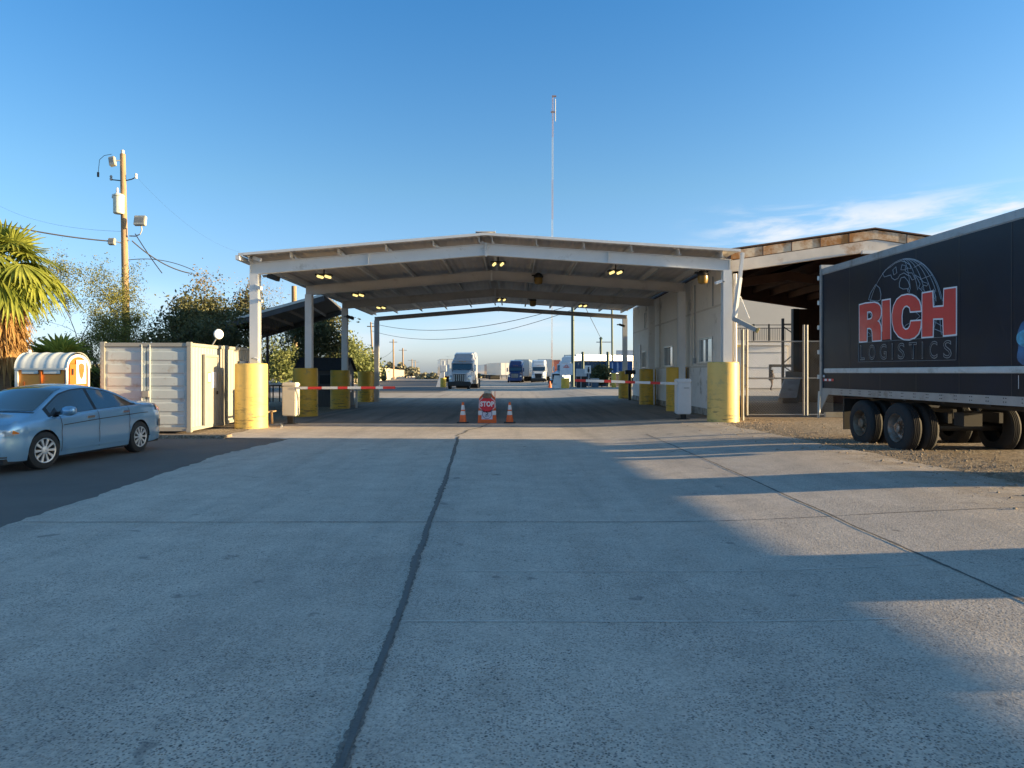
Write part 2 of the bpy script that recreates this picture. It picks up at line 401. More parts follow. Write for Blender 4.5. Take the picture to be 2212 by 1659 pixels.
sheet('yard', my, [-60, -40, -27, -18, -12] + rng(-11, 7, 30) + [9, 12, 20, 40, 70], [47.8, 50, 55, 60, 70, 80, 100, 130, 160, 200, 260, 330], .012)
def eA(x, y):
    r_ = lerp(y, LE)-.02+.08; return -22+(r_+22)*x
sheet('asphalt_apron', ma, rng(0, 1, 20), rng(-3, 18.8, 40), .006, eA)
sheet('far_road', ma, rng(-33, -6.2, 6), [62, 80, 100, 130, 170], .017)

# joints: a tar-sealed crack down the middle and saw cuts
mt = mat('tar_seal', (.10,.098,.095), .55, var=.2, vs=20, bump=.003, bs=60)
mb2 = mat('broken_joint_edge', (.17,.155,.14), .9, var=.5, vs=25, bump=.01, bs=50)
mj = mat('joint_gap', (.12,.11,.10), .9, var=.3, vs=20)  # dark colour of the open saw-cut joints
mw = mat('pale_slurry_line', (.60,.57,.53), .8, var=.25, vs=5)
CJ = [(-3, -.72), (3.15, -.74), (5.5, -.81), (8.3, -.93), (12, -1.07), (19.2, -1.41)]
def strip(name, mtl, xf, wf, y0, y1, k, dz):
    mb = MB()
    for i in range(k+1):
        y = y0+(y1-y0)*i/k; x = xf(y); a, c = wf(y)
        for q in (x-a, x+c): mb.v.append(Vector((q, y, zg(q, y)+dz)))
    mb.f = [(2*i, 2*i+1, 2*i+3, 2*i+2) for i in range(k)]
    o = mb.build(name, mtl, recalc=False); o['kind'] = 'structure'; return o
cx = lambda y: lerp(y, CJ)+.012*jit(y, 1.5)
def ragged(y):
    e = max(0, jit(y+11, .8)+.35)
    return (.020+.03*e*abs(jit(y, 9))+.018*abs(jit(y, 31)), .020+.03*e*abs(jit(y+50, 8))+.018*abs(jit(y+90, 27)))
strip('worn_joint_edge', mb2, cx, ragged, -3, 19.3, 900, .016)
strip('sealed_joint', mt, cx, lambda y: (.015+.005*jit(y, 4), .015+.005*jit(y+9, 5)), -3, 19.3, 300, .020)
strip('right_joint', mj, lambda y: 3.62+.015*jit(y, 1.3)-.02*max(0, y-12)*.5, lambda y: (.008+.012*abs(jit(y, 7)), .008+.012*abs(jit(y+40, 9))), -3, 19.3, 500, .016)
def cross(name, mtl, y0, x0, x1, w_, k=200, dz=.017, amp=.012):
    mb = MB()
    for i in range(k+1):
        x = x0+(x1-x0)*i/k; y = y0+amp*jit(x+80, 1.2); h_ = w_*(.5+.5*abs(jit(x, 7)))
        for q in (y-h_, y+h_): mb.v.append(Vector((x, q, zg(x, q)+dz)))
    mb.f = [(2*i, 2*i+1, 2*i+3, 2*i+2) for i in range(k)]
    o = mb.build(name, mtl, recalc=False); o['kind'] = 'structure'
cross('cross_joint', mj, 8.25, -5.55, 6.8, .010)
cross('slurry_line', mw, 6.2, -.75, 3.5, .008)
cross('slurry_line', mw, 4.95, -.75, 2.6, .009)
cross('cross_joint', mj, 24.4, -7.8, 6.5, .02)
# crack at the barrel
def crk(y): return lerp(y, [(19.4, -1.5), (20.6, -1.35), (21.6, -1.25), (22.4, -1.0), (23.6, -.85), (24.3, -.75)])+.03*jit(y, 3)
strip('crack', mb2, crk, lambda y: (.02+.03*abs(jit(y, 5)), .02+.03*abs(jit(y+5, 6))), 19.5, 24.3, 60, .016)
# kerb lip between asphalt and the sunlit slab at the left
mb = MB(); mb.bar((-13, 19.3, .03), (-7.4, 19.05, .03), .5, .10)
tag(mb.build('kerb', mg), kind='structure')

# loose stones on the right verge
def stones(name, pts, mtl, label):
    rs = random.Random(5); mb = MB()
    for x, y, r in pts:
        z = zg(x, y); q = []
        for i in range(3):
            for k in range(5):
                t = 2*math.pi*(k+.5*(i % 2))/5; rr = r*(1, .9, .4)[i]*rs.uniform(.7, 1.2)
                q.append((x+rr*math.cos(t), y+rr*math.sin(t), z+r*(-.2, .35, .8)[i]*rs.uniform(.8, 1.2)+.005))
        mb.add(q, [(i*5+k, i*5+(k+1) % 5, i*5+5+(k+1) % 5, i*5+5+k) for i in range(2) for k in range(5)]+[(10, 11, 12, 13, 14)])
    o = mb.build(name, mtl, recalc=False); return tag(o, label, 'gravel', kind='stuff')
rs = random.Random(9); pts = []
for _ in range(7000):
    y = rs.uniform(7, 24); x = lerp(y, RE)+rs.gauss(.5, .9)
    if x < lerp(y, RE)-1.6 or x > 10.5: continue
    pts.append((x, y, rs.uniform(.005, .016)*(1 if rs.random() < .95 else 2.2)))
stones('gravel', pts, mat('verge_stones', (.27,.215,.16), .9, var=.45, vs=5), 'loose brown gravel spilled along the right edge of the concrete')
# ---------------------------------------------------------------- the gate canopy
FR = [22.6, 28.6, 34.7, 42.9]                       # depth of the four portal frames
XL, XP, XR = -7.93, -.80, 6.62
ZL, ZP, ZR = 4.73, 5.32, 4.84                       # underside of the beams
def rz_(x): return ZL+(ZP-ZL)*(x-XL)/(XP-XL) if x < XP else ZP+(ZR-ZP)*(x-XP)/(XR-XP)
can = thing('gate_canopy', 'large white steel canopy with a low gabled roof spanning the entrance lanes', 'canopy', (-.8, 32, 0))
mb_d = mat('beam_paint_shaded', (.56,.53,.50), .6, var=.08, vs=1.2, dirt=(.36,.32,.28), ds=1.3, dthr=.62)  # same beam paint, shade under the roof put into a darker tone
for k, d in enumerate(FR):
    for side, x in ((-1, XL), (1, XR)):
        z1 = rz_(x)+.02; m_ = M['beamw']
        p = MB(); w_ = .26
        p.bbox((x-w_/2, d-.012, zg(x, d)), (x+w_/2, d+.012, z1))                 # web seen edge on
        p.bbox((x-w_/2, d-.14, zg(x, d)), (x+w_/2, d-.125, z1)); p.bbox((x-w_/2, d+.125, zg(x, d)), (x+w_/2, d+.14, z1))
        p.bbox((x-.008, d-.124, zg(x, d)), (x+.008, d+.124, z1))
        p.build('post', m_, can, bevel=0)
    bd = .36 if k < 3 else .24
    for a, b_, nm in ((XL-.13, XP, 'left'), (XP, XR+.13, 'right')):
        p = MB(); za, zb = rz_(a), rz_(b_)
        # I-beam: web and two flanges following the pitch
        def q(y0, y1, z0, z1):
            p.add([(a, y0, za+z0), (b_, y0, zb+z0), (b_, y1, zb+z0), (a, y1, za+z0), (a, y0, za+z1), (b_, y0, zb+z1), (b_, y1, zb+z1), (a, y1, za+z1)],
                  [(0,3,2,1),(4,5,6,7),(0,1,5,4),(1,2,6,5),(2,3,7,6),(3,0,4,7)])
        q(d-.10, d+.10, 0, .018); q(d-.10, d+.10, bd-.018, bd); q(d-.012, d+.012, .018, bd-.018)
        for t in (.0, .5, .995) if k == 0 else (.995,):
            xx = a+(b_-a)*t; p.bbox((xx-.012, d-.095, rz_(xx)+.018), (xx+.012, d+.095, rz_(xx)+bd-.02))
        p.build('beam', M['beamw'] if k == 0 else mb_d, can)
    # splice plate at the ridge
    p = MB(); p.bbox((XP-.03, d-.115, ZP-.03), (XP+.03, d+.115, ZP+bd+.02)); p.build('splice_plate', M['beamw'], can)
# purlins and sheet
PUR = [-8.02, -6.75, -5.3, -3.85, -2.4, -1.0, -.6, .75, 2.2, 3.65, 5.1, 6.4]
for x in PUR:
    z0 = rz_(x)+.36
    p = MB(); y0, y1 = 22.25, 43.15
    p.bbox((x-.01, y0, z0), (x+.01, y1, z0+.19)); p.bbox((x-.01, y0, z0), (x+.06, y1, z0+.012)); p.bbox((x-.06, y0, z0+.178), (x+.01, y1, z0+.19))
    p.build('purlin', M['beamw'], can)
def roofsheet(a, b_, nm):
    p = MB(); n_ = 120
    za, zb = rz_(a)+.36+.195, rz_(b_)+.36+.195
    for i in range(n_+1):
        x = a+(b_-a)*i/n_; z = za+(zb-za)*i/n_+(.02 if (i % 4) in (1, 2) else 0)
        for y in (22.05, 43.35): p.v.append(Vector((x, y, z)))
    p.f = [(2*i, 2*i+2, 2*i+3, 2*i+1) for i in range(n_)]
    # small thickness on the eaves
    for y in (22.05, 43.35): p.add([(a, y, za-.03), (b_, y, zb-.03), (b_, y, zb+.035), (a, y, za+.035)], [(0,1,2,3)])
    return p.build(nm, M['roofu'], can, recalc=False)
roofsheet(-8.22, XP, 'roof'); roofsheet(XP, 6.86, 'roof')
p = MB()
for y in (22.0,):
    for a, b_ in ((-8.24, XP), (XP, 6.88)):
        za, zb = rz_(a)+.36+.19, rz_(b_)+.36+.19
        p.add([(a, y, za-.03), (b_, y, zb-.03), (b_, y+.04, zb-.03), (a, y+.04, za-.03), (a, y, za+.045), (b_, y, zb+.045), (b_, y+.04, zb+.045), (a, y+.04, za+.045)],
              [(0,3,2,1),(4,5,6,7),(0,1,5,4),(1,2,6,5),(2,3,7,6),(3,0,4,7)])
p.bbox((XP-.3, 22.0, ZP+.615), (XP+.3, 43.3, ZP+.635))
p.build('roof_trim', M['white'], can)
p = MB(); p.bar((-8.26, 22.0, rz_(-8.2)+.46), (-8.26, 43.3, rz_(-8.2)+.46), .12, .14); p.build('gutter', M['beamw'], can)
# clips that tie the purlins to the front beam
for x in PUR[:6]:
    p = MB(); z0 = rz_(x)+.36; p.add([(x+.06, 22.5, z0), (x+.19, 22.5, z0+.01), (x+.06, 22.5, z0+.11), (x+.06, 22.54, z0), (x+.19, 22.54, z0+.01), (x+.06, 22.54, z0+.11)], [(0,1,2),(3,5,4),(0,3,4,1),(1,4,5,2),(2,5,3,0)]); p.build('clip', M['white'], can)
# hanging lights: twin flood tubes under the roof
def flood_light(px, py, d, lab, tilt):
    c = P(px, py, d)
    zr = rz_(c.x)+.36
    t = thing('canopy_light', lab, 'light', (c.x, c.y, c.z), 'twin lights under the canopy roof')
    w_ = .16; h = MB(); h.box((0,0,.06), (.52,.34,.05)); h.cyl((0,0,.08), (0,0,max(.12, zr-c.z)), .02); h.build('housing', M['dark'], t, local=True)
    for s_ in (-1, 1):
        q_ = MB(); a = Vector((s_*.13-.03*tilt, -.18, 0)); b_ = Vector((s_*.13+.03*tilt, .18, 0)); q_.cyl(a, b_, .045, n=10); q_.build('tube', M['bulb'], t, local=True, smooth=True)
    return t
LT = [(700,598,24.6,'lit twin light nearest the front left post under the canopy',1), (774,638,31,'lit twin light in the left middle bay behind the second beam',1), (823,665,37.5,'small lit twin light far back on the left under the roof',1),
      (1076,571,24.8,'lit twin light just right of the roof ridge at the front',-1), (1084,648,37.0,'lit twin light near the ridge at the back of the canopy',-1),
      (1330,589,25,'lit twin light in the front bay right of the ridge, toward the cream wall',-1), (1259,661,39,'lit twin light at the back right, above the thin rear beam',-1)]
for a in LT: flood_light(*a)
# old bowl-shaped lamps on the beams
def bowl(px, py, d, lab):
    c = P(px, py, d); t = thing('bowl_lamp', lab, 'lamp', (c.x, c.y, c.z), 'unlit bowl lamps on the beams')
    q_ = MB(); q_.lathe((0,0,0), [(.17,.10), (.19,.16), (.12,.26), (.05,.30)], 14); q_.box((-.16,0,.2), (.2,.08,.05)); q_.build('ballast', M['dark'], t, local=True, smooth=True)
    q_ = MB(); q_.lathe((0,0,0), [(.07,-.16), (.14,-.13), (.17,-.02), (.165,.10)], 14); q_.build('lens', mat('amber_lens', (.22,.13,.02), .3, var=.2), t, local=True, smooth=True)
bowl(1163,606,28.4,'unlit dark bowl lamp with amber lens on the second beam right of the ridge')
bowl(1518,603,23.4,'unlit amber bowl lamp high on the cream wall beside the front right post')
bowl(1151,655,36,'unlit small bowl lamp right of the ridge in front of the rear beam')
# cameras
def seccam(px, py, d, lab, size=1., flip=1, m_=None):
    c = P(px, py, d); t = thing('security_camera', lab, 'camera', c, 'security cameras on the posts')
    q_ = MB(); q_.bar((-.12*flip*size,0,.04*size), (.10*flip*size,-.10*size,-.04*size), .09*size, .09*size); q_.build('camera_body', m_ or M['white'], t, local=True, bevel=.01)
    q_ = MB(); q_.cyl((-.12*flip*size,0,.04*size), (-.22*flip*size,.03,.03*size), .025*size); q_.build('bracket', M['greyp'], t, local=True)
seccam(594,600,23.2,'dark camera hanging under the beam beside the front left post', 1.7, 1, M['dark'])
seccam(560,621,22.5,'white dome camera high on the front left post', 1.1, 1)
seccam(563,649,22.5,'white camera on the front left post, below the dome camera', .8, 1)
seccam(558,560,22.4,'white camera at the roof corner above the front left post', 1.2, 1)
seccam(758,686,34.5,'dark camera hanging beside the third left post', 1.5, 1, M['dark'])
seccam(1550,610,22.4,'white camera high on the front right post', 1.0, -1)
seccam(1344,703,42.5,'dark camera on the rear right post of the canopy', 1.4, 1, M['dark'])
seccam(555,776,22.4,'small box camera on the front left post just above the yellow guard', .8, 1)
# conduit on the front right post
p = MB(); x = 6.88; p.cyl((x, 22.55, .2), (x, 22.55, 4.75), .055, n=10)
tag(p.build('downpipe', M['cream'], smooth=True), 'straight cream downpipe rising behind the yellow guard at the front right post', 'pipe')
# torn gutter and hanging elbow
t = thing('broken_downspout', 'bent white downspout torn loose from the eave at the front right post', 'downspout', P(1590,700,22.3))
p = MB(); p.bar(P(1604,546,22.3), P(1598,600,22.3), .13, .10); p.bar(P(1598,600,22.3), P(1586,690,22.25), .15, .10); p.build('pipe', M['white'], t, bevel=.008)
p = MB(); a, b_ = P(1584,688,22.25), P(1634,713,21.8); p.bar(a, b_, .12, .13); p.build('elbow', M['greyp'], t, bevel=.008)
p = MB(); p.bar(b_, b_+Vector((.06,-.02,-.03)), .14, .15); p.build('end_cap', M['yellow2'], t, bevel=.008)
p = MB(); p.cyl(P(1599,640,22.3), P(1618,688,22.1), .018); p.build('strap', M['white'], t)

# yellow concrete guards around the posts
def guard(px, wpx, d, ztop, m_, lab, seed):
    x = (px-PXC)/FOC*d; r = wpx/FOC*d/2; z0 = zg(x, d); rs = random.Random(seed)
    p = MB(); p.lathe((x, d, z0-.02), [(r*1.015, 0), (r*1.0, .25), (r*.995, ztop-.1-z0), (r*.985, ztop-z0-.012), (r*.94, ztop-z0+.01), (0.02, ztop-z0+.012)], 40, cap=False)
    o = p.build('post_guard', m_, smooth=True)
    tag(o, lab, 'bollard', 'yellow guards around the canopy posts')
for a in [(543, 68, 22.5, 1.99, M['yellow2'], 'bright yellow guard around the front left canopy post, nearest of the left row', 1),
          (660, 52.5, 28.5, 1.885, M['yellow'], 'yellow guard around the second left post, behind the left barrier box', 2),
          (735, 42, 34.5, 1.825, M['yellow'], 'yellow guard around the third left post, in front of the grey shed', 3),
          (790, 35, 42.8, 1.775, M['yellow'], 'yellow guard around the rear left post, smallest of the left row', 4),
          (1562, 67, 22.7, 2.04, M['yellow2'], 'pale yellow guard around the front right canopy post, nearest of the right row', 5),
          (1461, 44, 28.9, 1.92, M['yellow'], 'yellow guard around the second right post, behind the right barrier box', 6),
          (1399, 36, 34.9, 1.88, M['yellow'], 'yellow guard against the cream wall, second from the rear on the right', 7),
          (1350, 28, 43, 1.80, M['yellow'], 'yellow guard around the rear right post behind the black keypad', 8)]: guard(*a)

# ---------------------------------------------------------------- the cream wall on the right (end of an office building)
WX = 6.95
off = thing('gatehouse_building', 'long cream metal building whose wall lines the right side of the canopy', 'building', (7.6, 33, .18))
def ribbed(y0, y1, z0, z1, x, pitch=.30, dep=.012, hole=()):
    p = MB(); ys = [y0]; y = y0
    while y < y1-1e-6: y = min(y1, y+pitch/4); ys.append(y)
    # split by window holes
    zs = sorted({z0, z1} | {h[2] for h in hole} | {h[3] for h in hole})
    ys = sorted(set(ys) | {h[0] for h in hole} | {h[1] for h in hole})
    def xx(y): k = int(((y-y0)/pitch*4)+1e-4) % 4; return x-(dep if k in (1,) else 0)
    for j in range(len(zs)-1):
        for i in range(len(ys)-1):
            ym, zm_ = (ys[i]+ys[i+1])/2, (zs[j]+zs[j+1])/2
            if any(h[0] < ym < h[1] and h[2] < zm_ < h[3] for h in hole): continue
            p.add([(xx(ys[i]), ys[i], zs[j]), (xx(ys[i+1]), ys[i+1], zs[j]), (xx(ys[i+1]), ys[i+1], zs[j+1]), (xx(ys[i]), ys[i], zs[j+1])], [(0,3,2,1)])
    return p
WH = [(25.3, 27.05, 2.05, 2.95), (31.5, 33.3, 1.97, 2.87), (37.9, 38.9, 1.95, 2.82)]
ribbed(23.6, 41.8, 1.93, 5.35, WX, hole=WH).build('upper_wall', M['cream'], off, recalc=False)
ribbed(23.6, 41.8, .42, 1.90, WX-.02, pitch=.4).build('lower_wall', M['lowwall'], off, recalc=False)
p = MB(); p.bbox((WX-.03, 23.6, .1), (WX+.1, 41.8, .42)); p.build('wall_base', mat('stained_base', (.36,.34,.31), .8, var=.2, vs=1.5, dirt=(.12,.10,.08), ds=2.5, dthr=.5), off)
p = MB(); p.bbox((WX-.045, 23.6, 1.885), (WX+.02, 41.8, 1.945)); p.bbox((WX-.04, 23.6, 3.93), (WX+.02, 41.8, 3.985))
for y in (28.1, 34.2): p.bbox((WX-.05, y, 1.95), (WX+.02, y+.06, 5.2))
p.build('wall_trim', M['creamd'], off)
p = MB(); p.bbox((WX+.03, 24.2, .1), (WX+.12, 41.8, 5.35)) if False else None
p.bbox((WX-.03, 23.56, .1), (WX+.16, 23.6, 5.35)); p.build('front_wall', M['cream'], off)
p = MB(); p.bbox((WX-.03, 41.8, .1), (WX+.16, 41.84, 5.35)); p.build('rear_wall', M['cream'], off)
p = MB(); p.bbox((WX-.02, 23.56, 5.36), (WX+.2, 41.9, 5.40)); p.build('flat_roof', M['creamd'], off)
mgl = mat('window_reflection', (.10,.12,.13), .03, var=0, spec=1, coat=1, metal=.55)
for k, (a, b_, c, d) in enumerate(WH):
    fr = MB(); x0 = WX-.035; t_ = .05
    for q_ in (((x0, a, c), (WX+.06, a+t_, d)), ((x0, b_-t_, c), (WX+.06, b_, d)), ((x0, a+t_, c), (WX+.06, b_-t_, c+t_)), ((x0, a+t_, d-t_), (WX+.06, b_-t_, d)), ((x0+.01, (a+b_)/2-.02, c+t_), (WX+.05, (a+b_)/2+.02, d-t_))): fr.bbox(*q_)
    f_ = fr.build('window', M['galv'], off)
    q_ = MB(); q_.bbox((WX+.02, a+t_, c+t_), (WX+.03, b_-t_, d-t_)); q_.build('pane', mgl, f_, local=True); 
    ob = f_.children[0]; me = ob.data
    for v in me.vertices: v.co -= _off[off.name]
    q_ = MB(); q_.bbox((x0-.05, a-.05, c-.05), (WX, b_+.05, c-.003)); s_ = q_.build('sill', M['creamd'], f_, local=True)
    for v in s_.data.vertices: v.co -= _off[off.name]
# conduit drops on the wall
for y, z0, z1 in ((25.15, 3.99, 5.0), (27.6, 2.2, 5.0), (38.0, 4.0, 4.8)): p = MB(); p.cyl((WX-.05, y, z0), (WX-.05, y, z1), .022, n=6); p.build('conduit', M['greyp'], off)
p = MB(); p.box((WX-.07, 27.6, 2.15), (.08,.14,.2)); p.build('junction_box', M['greyp'], off)
p = MB(); p.bbox((WX-.06, 39.3, 1.9), (WX-.02, 40.1, 3.2)); p.build('door_frame', M['white'], off)
# pilaster-like inner posts behind the frames
# ---------------------------------------------------------------- rusty shed behind the trailer
shed = thing('loading_shed', 'open rusty-edged steel shed with dark interior behind the black trailer', 'shed', (11.5, 31, .18))
SX = [(6.95, 4.9), (11.5, 5.56), (16.1, 4.9)]; SY0, SY1 = 23.2, 38.0
for (xa, za), (xb, zb) in zip(SX, SX[1:]):
    def slab(y0, y1, z0, z1, x0=xa, x1=xb, zA=za, zB=zb):
        q_ = MB(); q_.add([(x0, y0, zA+z0), (x1, y0, zB+z0), (x1, y1, zB+z0), (x0, y1, zA+z0), (x0, y0, zA+z1), (x1, y0, zB+z1), (x1, y1, zB+z1), (x0, y1, zA+z1)],
                          [(0,3,2,1),(4,5,6,7),(0,1,5,4),(1,2,6,5),(2,3,7,6),(3,0,4,7)]); return q_
    slab(SY0, SY0+.2, 0, .36).build('beam', M['rustb'], shed)
    slab(SY0-.02, SY0+.02, .38, .66).build('fascia', M['rust'], shed)
    slab(SY0-.05, SY1, .70, .74).build('roof', M['rustd'], shed)
    slab(SY1-.2, SY1, 0, .36).build('beam', M['rustd'], shed)
    slab(30.5, 30.7, 0, .36).build('beam', M['rustd'], shed)
    slab(SY1-.26, SY1-.21, .0, .70).build('end_sheet', M['rustd'], shed)
    for i in range(1, 5):
        t_ = i/5+.02; x = xa+(xb-xa)*t_; z = za+(zb-za)*t_
        q_ = MB(); q_.bbox((x-.012, SY0-.035, z+.38), (x+.012, SY0-.015, z+.66)); q_.build('fascia_seam', M['rustd'], shed)
    for i in range(0, 6):
        t_ = i/5; x = xa+(xb-xa)*t_; z = za+(zb-za)*t_; q_ = MB(); q_.bbox((x-.03, SY0+.03, z+.37), (x+.03, SY1, z+.68)); q_.build('purlin', M['rustd'], shed)
q_ = MB(); q_.bbox((16.1, 24.5, .1), (16.2, 38, 5.6)); q_.build('side_wall', M['rustd'], shed)
q_ = MB(); q_.bbox((19.5, 38.2, .1), (19.7, 47.2, 5.6)); q_.build('side_wall', M['rustd'], shed)  # added unseen wall, not the shed's; only shades the lane floor behind
q_ = MB(); q_.bbox((14.8, 37.9, .1), (16.1, 38.1, 5.0)); q_.build('end_wall', M['rustd'], shed)
q_ = MB(); q_.bbox((14.5, 37.7, .1), (14.8, 38, 5.0)); q_.build('post', M['dark'], shed)
q_ = MB(); q_.bbox((7.12, 23.7, .1), (7.17, SY1, 4.85)); q_.build('side_wall', M['rustd'], shed)
q_ = MB(); q_.box((11.3, 23.1, 5.5), (.5,.12,.10)); q_.build('floodlight', M['white'], shed)
# ---------------------------------------------------------------- black box trailer
T0, T1 = Vector((7.52, 17.77, 0)), Vector((7.82, 11.18, 0)); TD = (T1-T0).normalized(); TN = Vector((TD.y, -TD.x, 0))   # TN points away from the box, to the left
if TN.x > 0: TN = -TN
TLEN = 16.0; TW = 2.6; G = .10
def TP(u, z, o=0): return T0+TD*u+Vector((0,0,z))+TN*o
tr = thing('box_trailer', 'black box semi trailer with red lettering and a globe on its side', 'trailer', (8.5, 9, G))
mblk = mat('trailer_black', (.004,.008,.018), .36, var=.2, vs=.6, coat=.03, spec=.24, dirt=(.008,.010,.014), ds=.8, dthr=.55, bump=.004, bs=1.3)
malu = mat('trailer_rail', (.34,.34,.34), .42, .5, var=.12, vs=3, dirt=(.20,.18,.15), ds=2, dthr=.6)
def tbox(u0, u1, o0, o1, z0, z1):        # o: inward positive
    q_ = MB(); c = [TP(u, z, -o) for z in (z0, z1) for u, o in ((u0, o0), (u1, o0), (u1, o1), (u0, o1))]
    q_.add(c, [(0,3,2,1),(4,5,6,7),(0,1,5,4),(1,2,6,5),(2,3,7,6),(3,0,4,7)]); return q_
tbox(.06, TLEN, 0, TW, 1.31, 4.06).build('body', mblk, tr)
# panel seams
q_ = MB()
for k in range(1, 13):
    u = 1.25*k+.1; c = [TP(u-.008, 1.31, .004), TP(u+.008, 1.31, .004), TP(u+.008, 4.06, .004), TP(u-.008, 4.06, .004)]; q_.add(c, [(0,1,2,3)])
q_.build('panel_seam', mat('seam_black', (.02,.02,.022), .4, var=0), tr, recalc=False)
tbox(0, TLEN, -.02, TW+.02, 4.06, 4.22).build('top_rail', malu, tr, bevel=.015)
q_ = MB()
for k in range(60):
    for r_ in range(3):
        q_.cyl(TP(.2+k*.25, 4.09+.045*r_, .02), TP(.2+k*.25, 4.09+.045*r_, .026), .006, n=5)
tag(q_.build('rivets', malu, tr), kind='stuff')
tbox(0, TLEN, -.02, TW+.02, 1.18, 1.33).build('bottom_rail', malu, tr)
q_ = MB()
for k in range(38):
    u = 1.0+k*.4
    for dz in (0, .06): q_.cyl(TP(u, 1.235+dz, .02), TP(u, 1.235+dz, .027), .009, n=6); q_.cyl(TP(u+.05, 1.235+dz, .02), TP(u+.05, 1.235+dz, .027), .009, n=6)
tag(q_.build('bolts', M['dark'], tr), kind='stuff')
q_ = tbox(.22, TLEN, -.055, -.001, 1.69, 1.80); q_.build('rub_rail', mat('pale_rub_rail', (.50,.49,.47), .5, var=.1, vs=4, dirt=(.3,.28,.24), ds=3), tr, bevel=.015)
tbox(-.04, .055, -.03, TW+.03, 1.14, 4.31).build('rear_frame', malu, tr)
q_ = tbox(-.07, -.045, .12, TW/2-.01, 1.33, 4.1); q_.build('door', mblk, tr)
q_ = tbox(-.07, -.045, TW/2+.01, TW-.12, 1.33, 4.1); q_.build('door', mblk, tr)
for z in (1.6, 2.2, 2.8, 3.4, 4.0): q_ = MB(); q_.cyl(TP(-.06, z-.05, .04), TP(-.06, z+.05, .04), .035, n=8); q_.build('hinge', M['galv'], tr)
# hazard tape, marker lamp
mrt = mat('red_tape', (.55,.03,.03), .4, var=.05)
q_ = MB(); q_.add([TP(.10, 1.50, .006), TP(.62, 1.50, .006), TP(.62, 1.555, .006), TP(.10, 1.555, .006)], [(0,1,2,3)]); q_.build('red_tape', mrt, tr, recalc=False)
for u in (.17, .38):
    q_ = MB(); q_.add([TP(u, 1.503, .009), TP(u+.12, 1.503, .009), TP(u+.12, 1.552, .009), TP(u, 1.552, .009)], [(0,1,2,3)]); q_.build('white_tape', M['refw'], tr, recalc=False)
q_ = MB(); q_.lathe(TP(.15, 1.615, 0), [(.03, 0), (.03, .02), (.012, .035)], 12, axis=TN); q_.build('marker_lamp', M['refw'], tr, smooth=True)
# rear underride bracket
q_ = MB(); q_.prism([TP(-.02, 1.18, .0), TP(.38, 1.18, .0), TP(.0, .78, .0), TP(-.02, .78, .0)], TN*.02-Vector((0,0,0))); q_.build('bumper_bracket', malu, tr)
q_ = MB(); q_.tube([TP(-.05, 1.25, .03), TP(-.06, .9, .04), TP(-.03, .75, .05), TP(-.05, .6, .05)], .03, 6); q_.build('bumper_guard', M['galv'], tr)
q_ = tbox(-.08, .0, .1, TW-.1, .62, .74); q_.build('bumper', malu, tr)
# chassis
q_ = tbox(.6, 14.5, .75, .85, 1.05, 1.19); b2 = tbox(.6, 14.5, TW-.85, TW-.75, 1.05, 1.19); q_.add(b2.v, b2.f)
for k in range(12):
    b2 = tbox(.9+k*1.2, 1.0+k*1.2, .06, TW-.06, 1.14, 1.19); q_.add(b2.v, b2.f)
q_.build('chassis', M['dark'], tr)
tbox(.95, 1.0, .05, .65, .40, 1.1).build('mud_flap', M['black'], tr); tbox(.95, 1.0, TW-.65, TW-.05, .40, 1.1).build('mud_flap', M['black'], tr)
def wheel_at(c, ax, parent, r=.50, w=.27, rim=None, dual=True, hub=True):
    """axle c = centre of the outer face, ax = outward unit vector"""
    ws = []
    for k in range(2 if dual else 1):
        o = c-ax*(k*(w+.07))
        t_ = MB(); prof = [(.29*2*r*.98, -w+.01), (r*.86, -w), (r*.97, -w+.03), (r, -w+.07)]
        prof = [(r*.57, 0), (r*.60, -.01), (r*.86, .0), (r*.955, -.022), (r*.995, -.055)]
        for j in range(4):
            y = -.075-j*(w-.15)/3.5; prof += [(r, y+.002), (r*.975, y-.004), (r*.975, y-.012), (r, y-.018)]
        prof += [(r*.995, -w+.05), (r*.95, -w+.02), (r*.85, -w), (r*.57, -w)]
        t_.lathe(o, prof, 40, axis=ax, cap=False); ob = t_.build('wheel', M['rubber'], parent, smooth=35)
        if k == 0:
            h = MB(); h.lathe(o, [(r*.575, .0), (r*.555, -.02), (r*.50, -.07), (r*.47, -.15), (r*.30, -.17), (r*.29, -.10), (r*.20, -.09), (r*.20, -.02), (r*.13, .0), (.01, .0)], 30, axis=ax, cap=False)
            x = ax.orthogonal().normalized(); y = ax.cross(x)
            for j in range(10):
                a = 2*math.pi*j/10; q1 = o+(x*math.cos(a)+y*math.sin(a))*r*.245-ax*.10; h.cyl(q1, q1+ax*.03, .015, n=6)
            for j in range(5):
                a = 2*math.pi*(j+.5)/5; q1 = o+(x*math.cos(a)+y*math.sin(a))*r*.39-ax*.163; h.cyl(q1, q1+ax*.008, .035, n=8)
            rm = h.build('rim', rim, ob, local=True, smooth=35)
            for v in rm.data.vertices: v.co -= _off[parent.name]
mrim = mat('dirty_steel_rim', (.20,.16,.12), .6, .3, var=.25, vs=4, dirt=(.16,.08,.04), ds=3, dthr=.5)
mrim2 = mat('steel_rim', (.28,.26,.24), .45, .5, var=.2, vs=4, dirt=(.22,.12,.07), ds=3, dthr=.5)
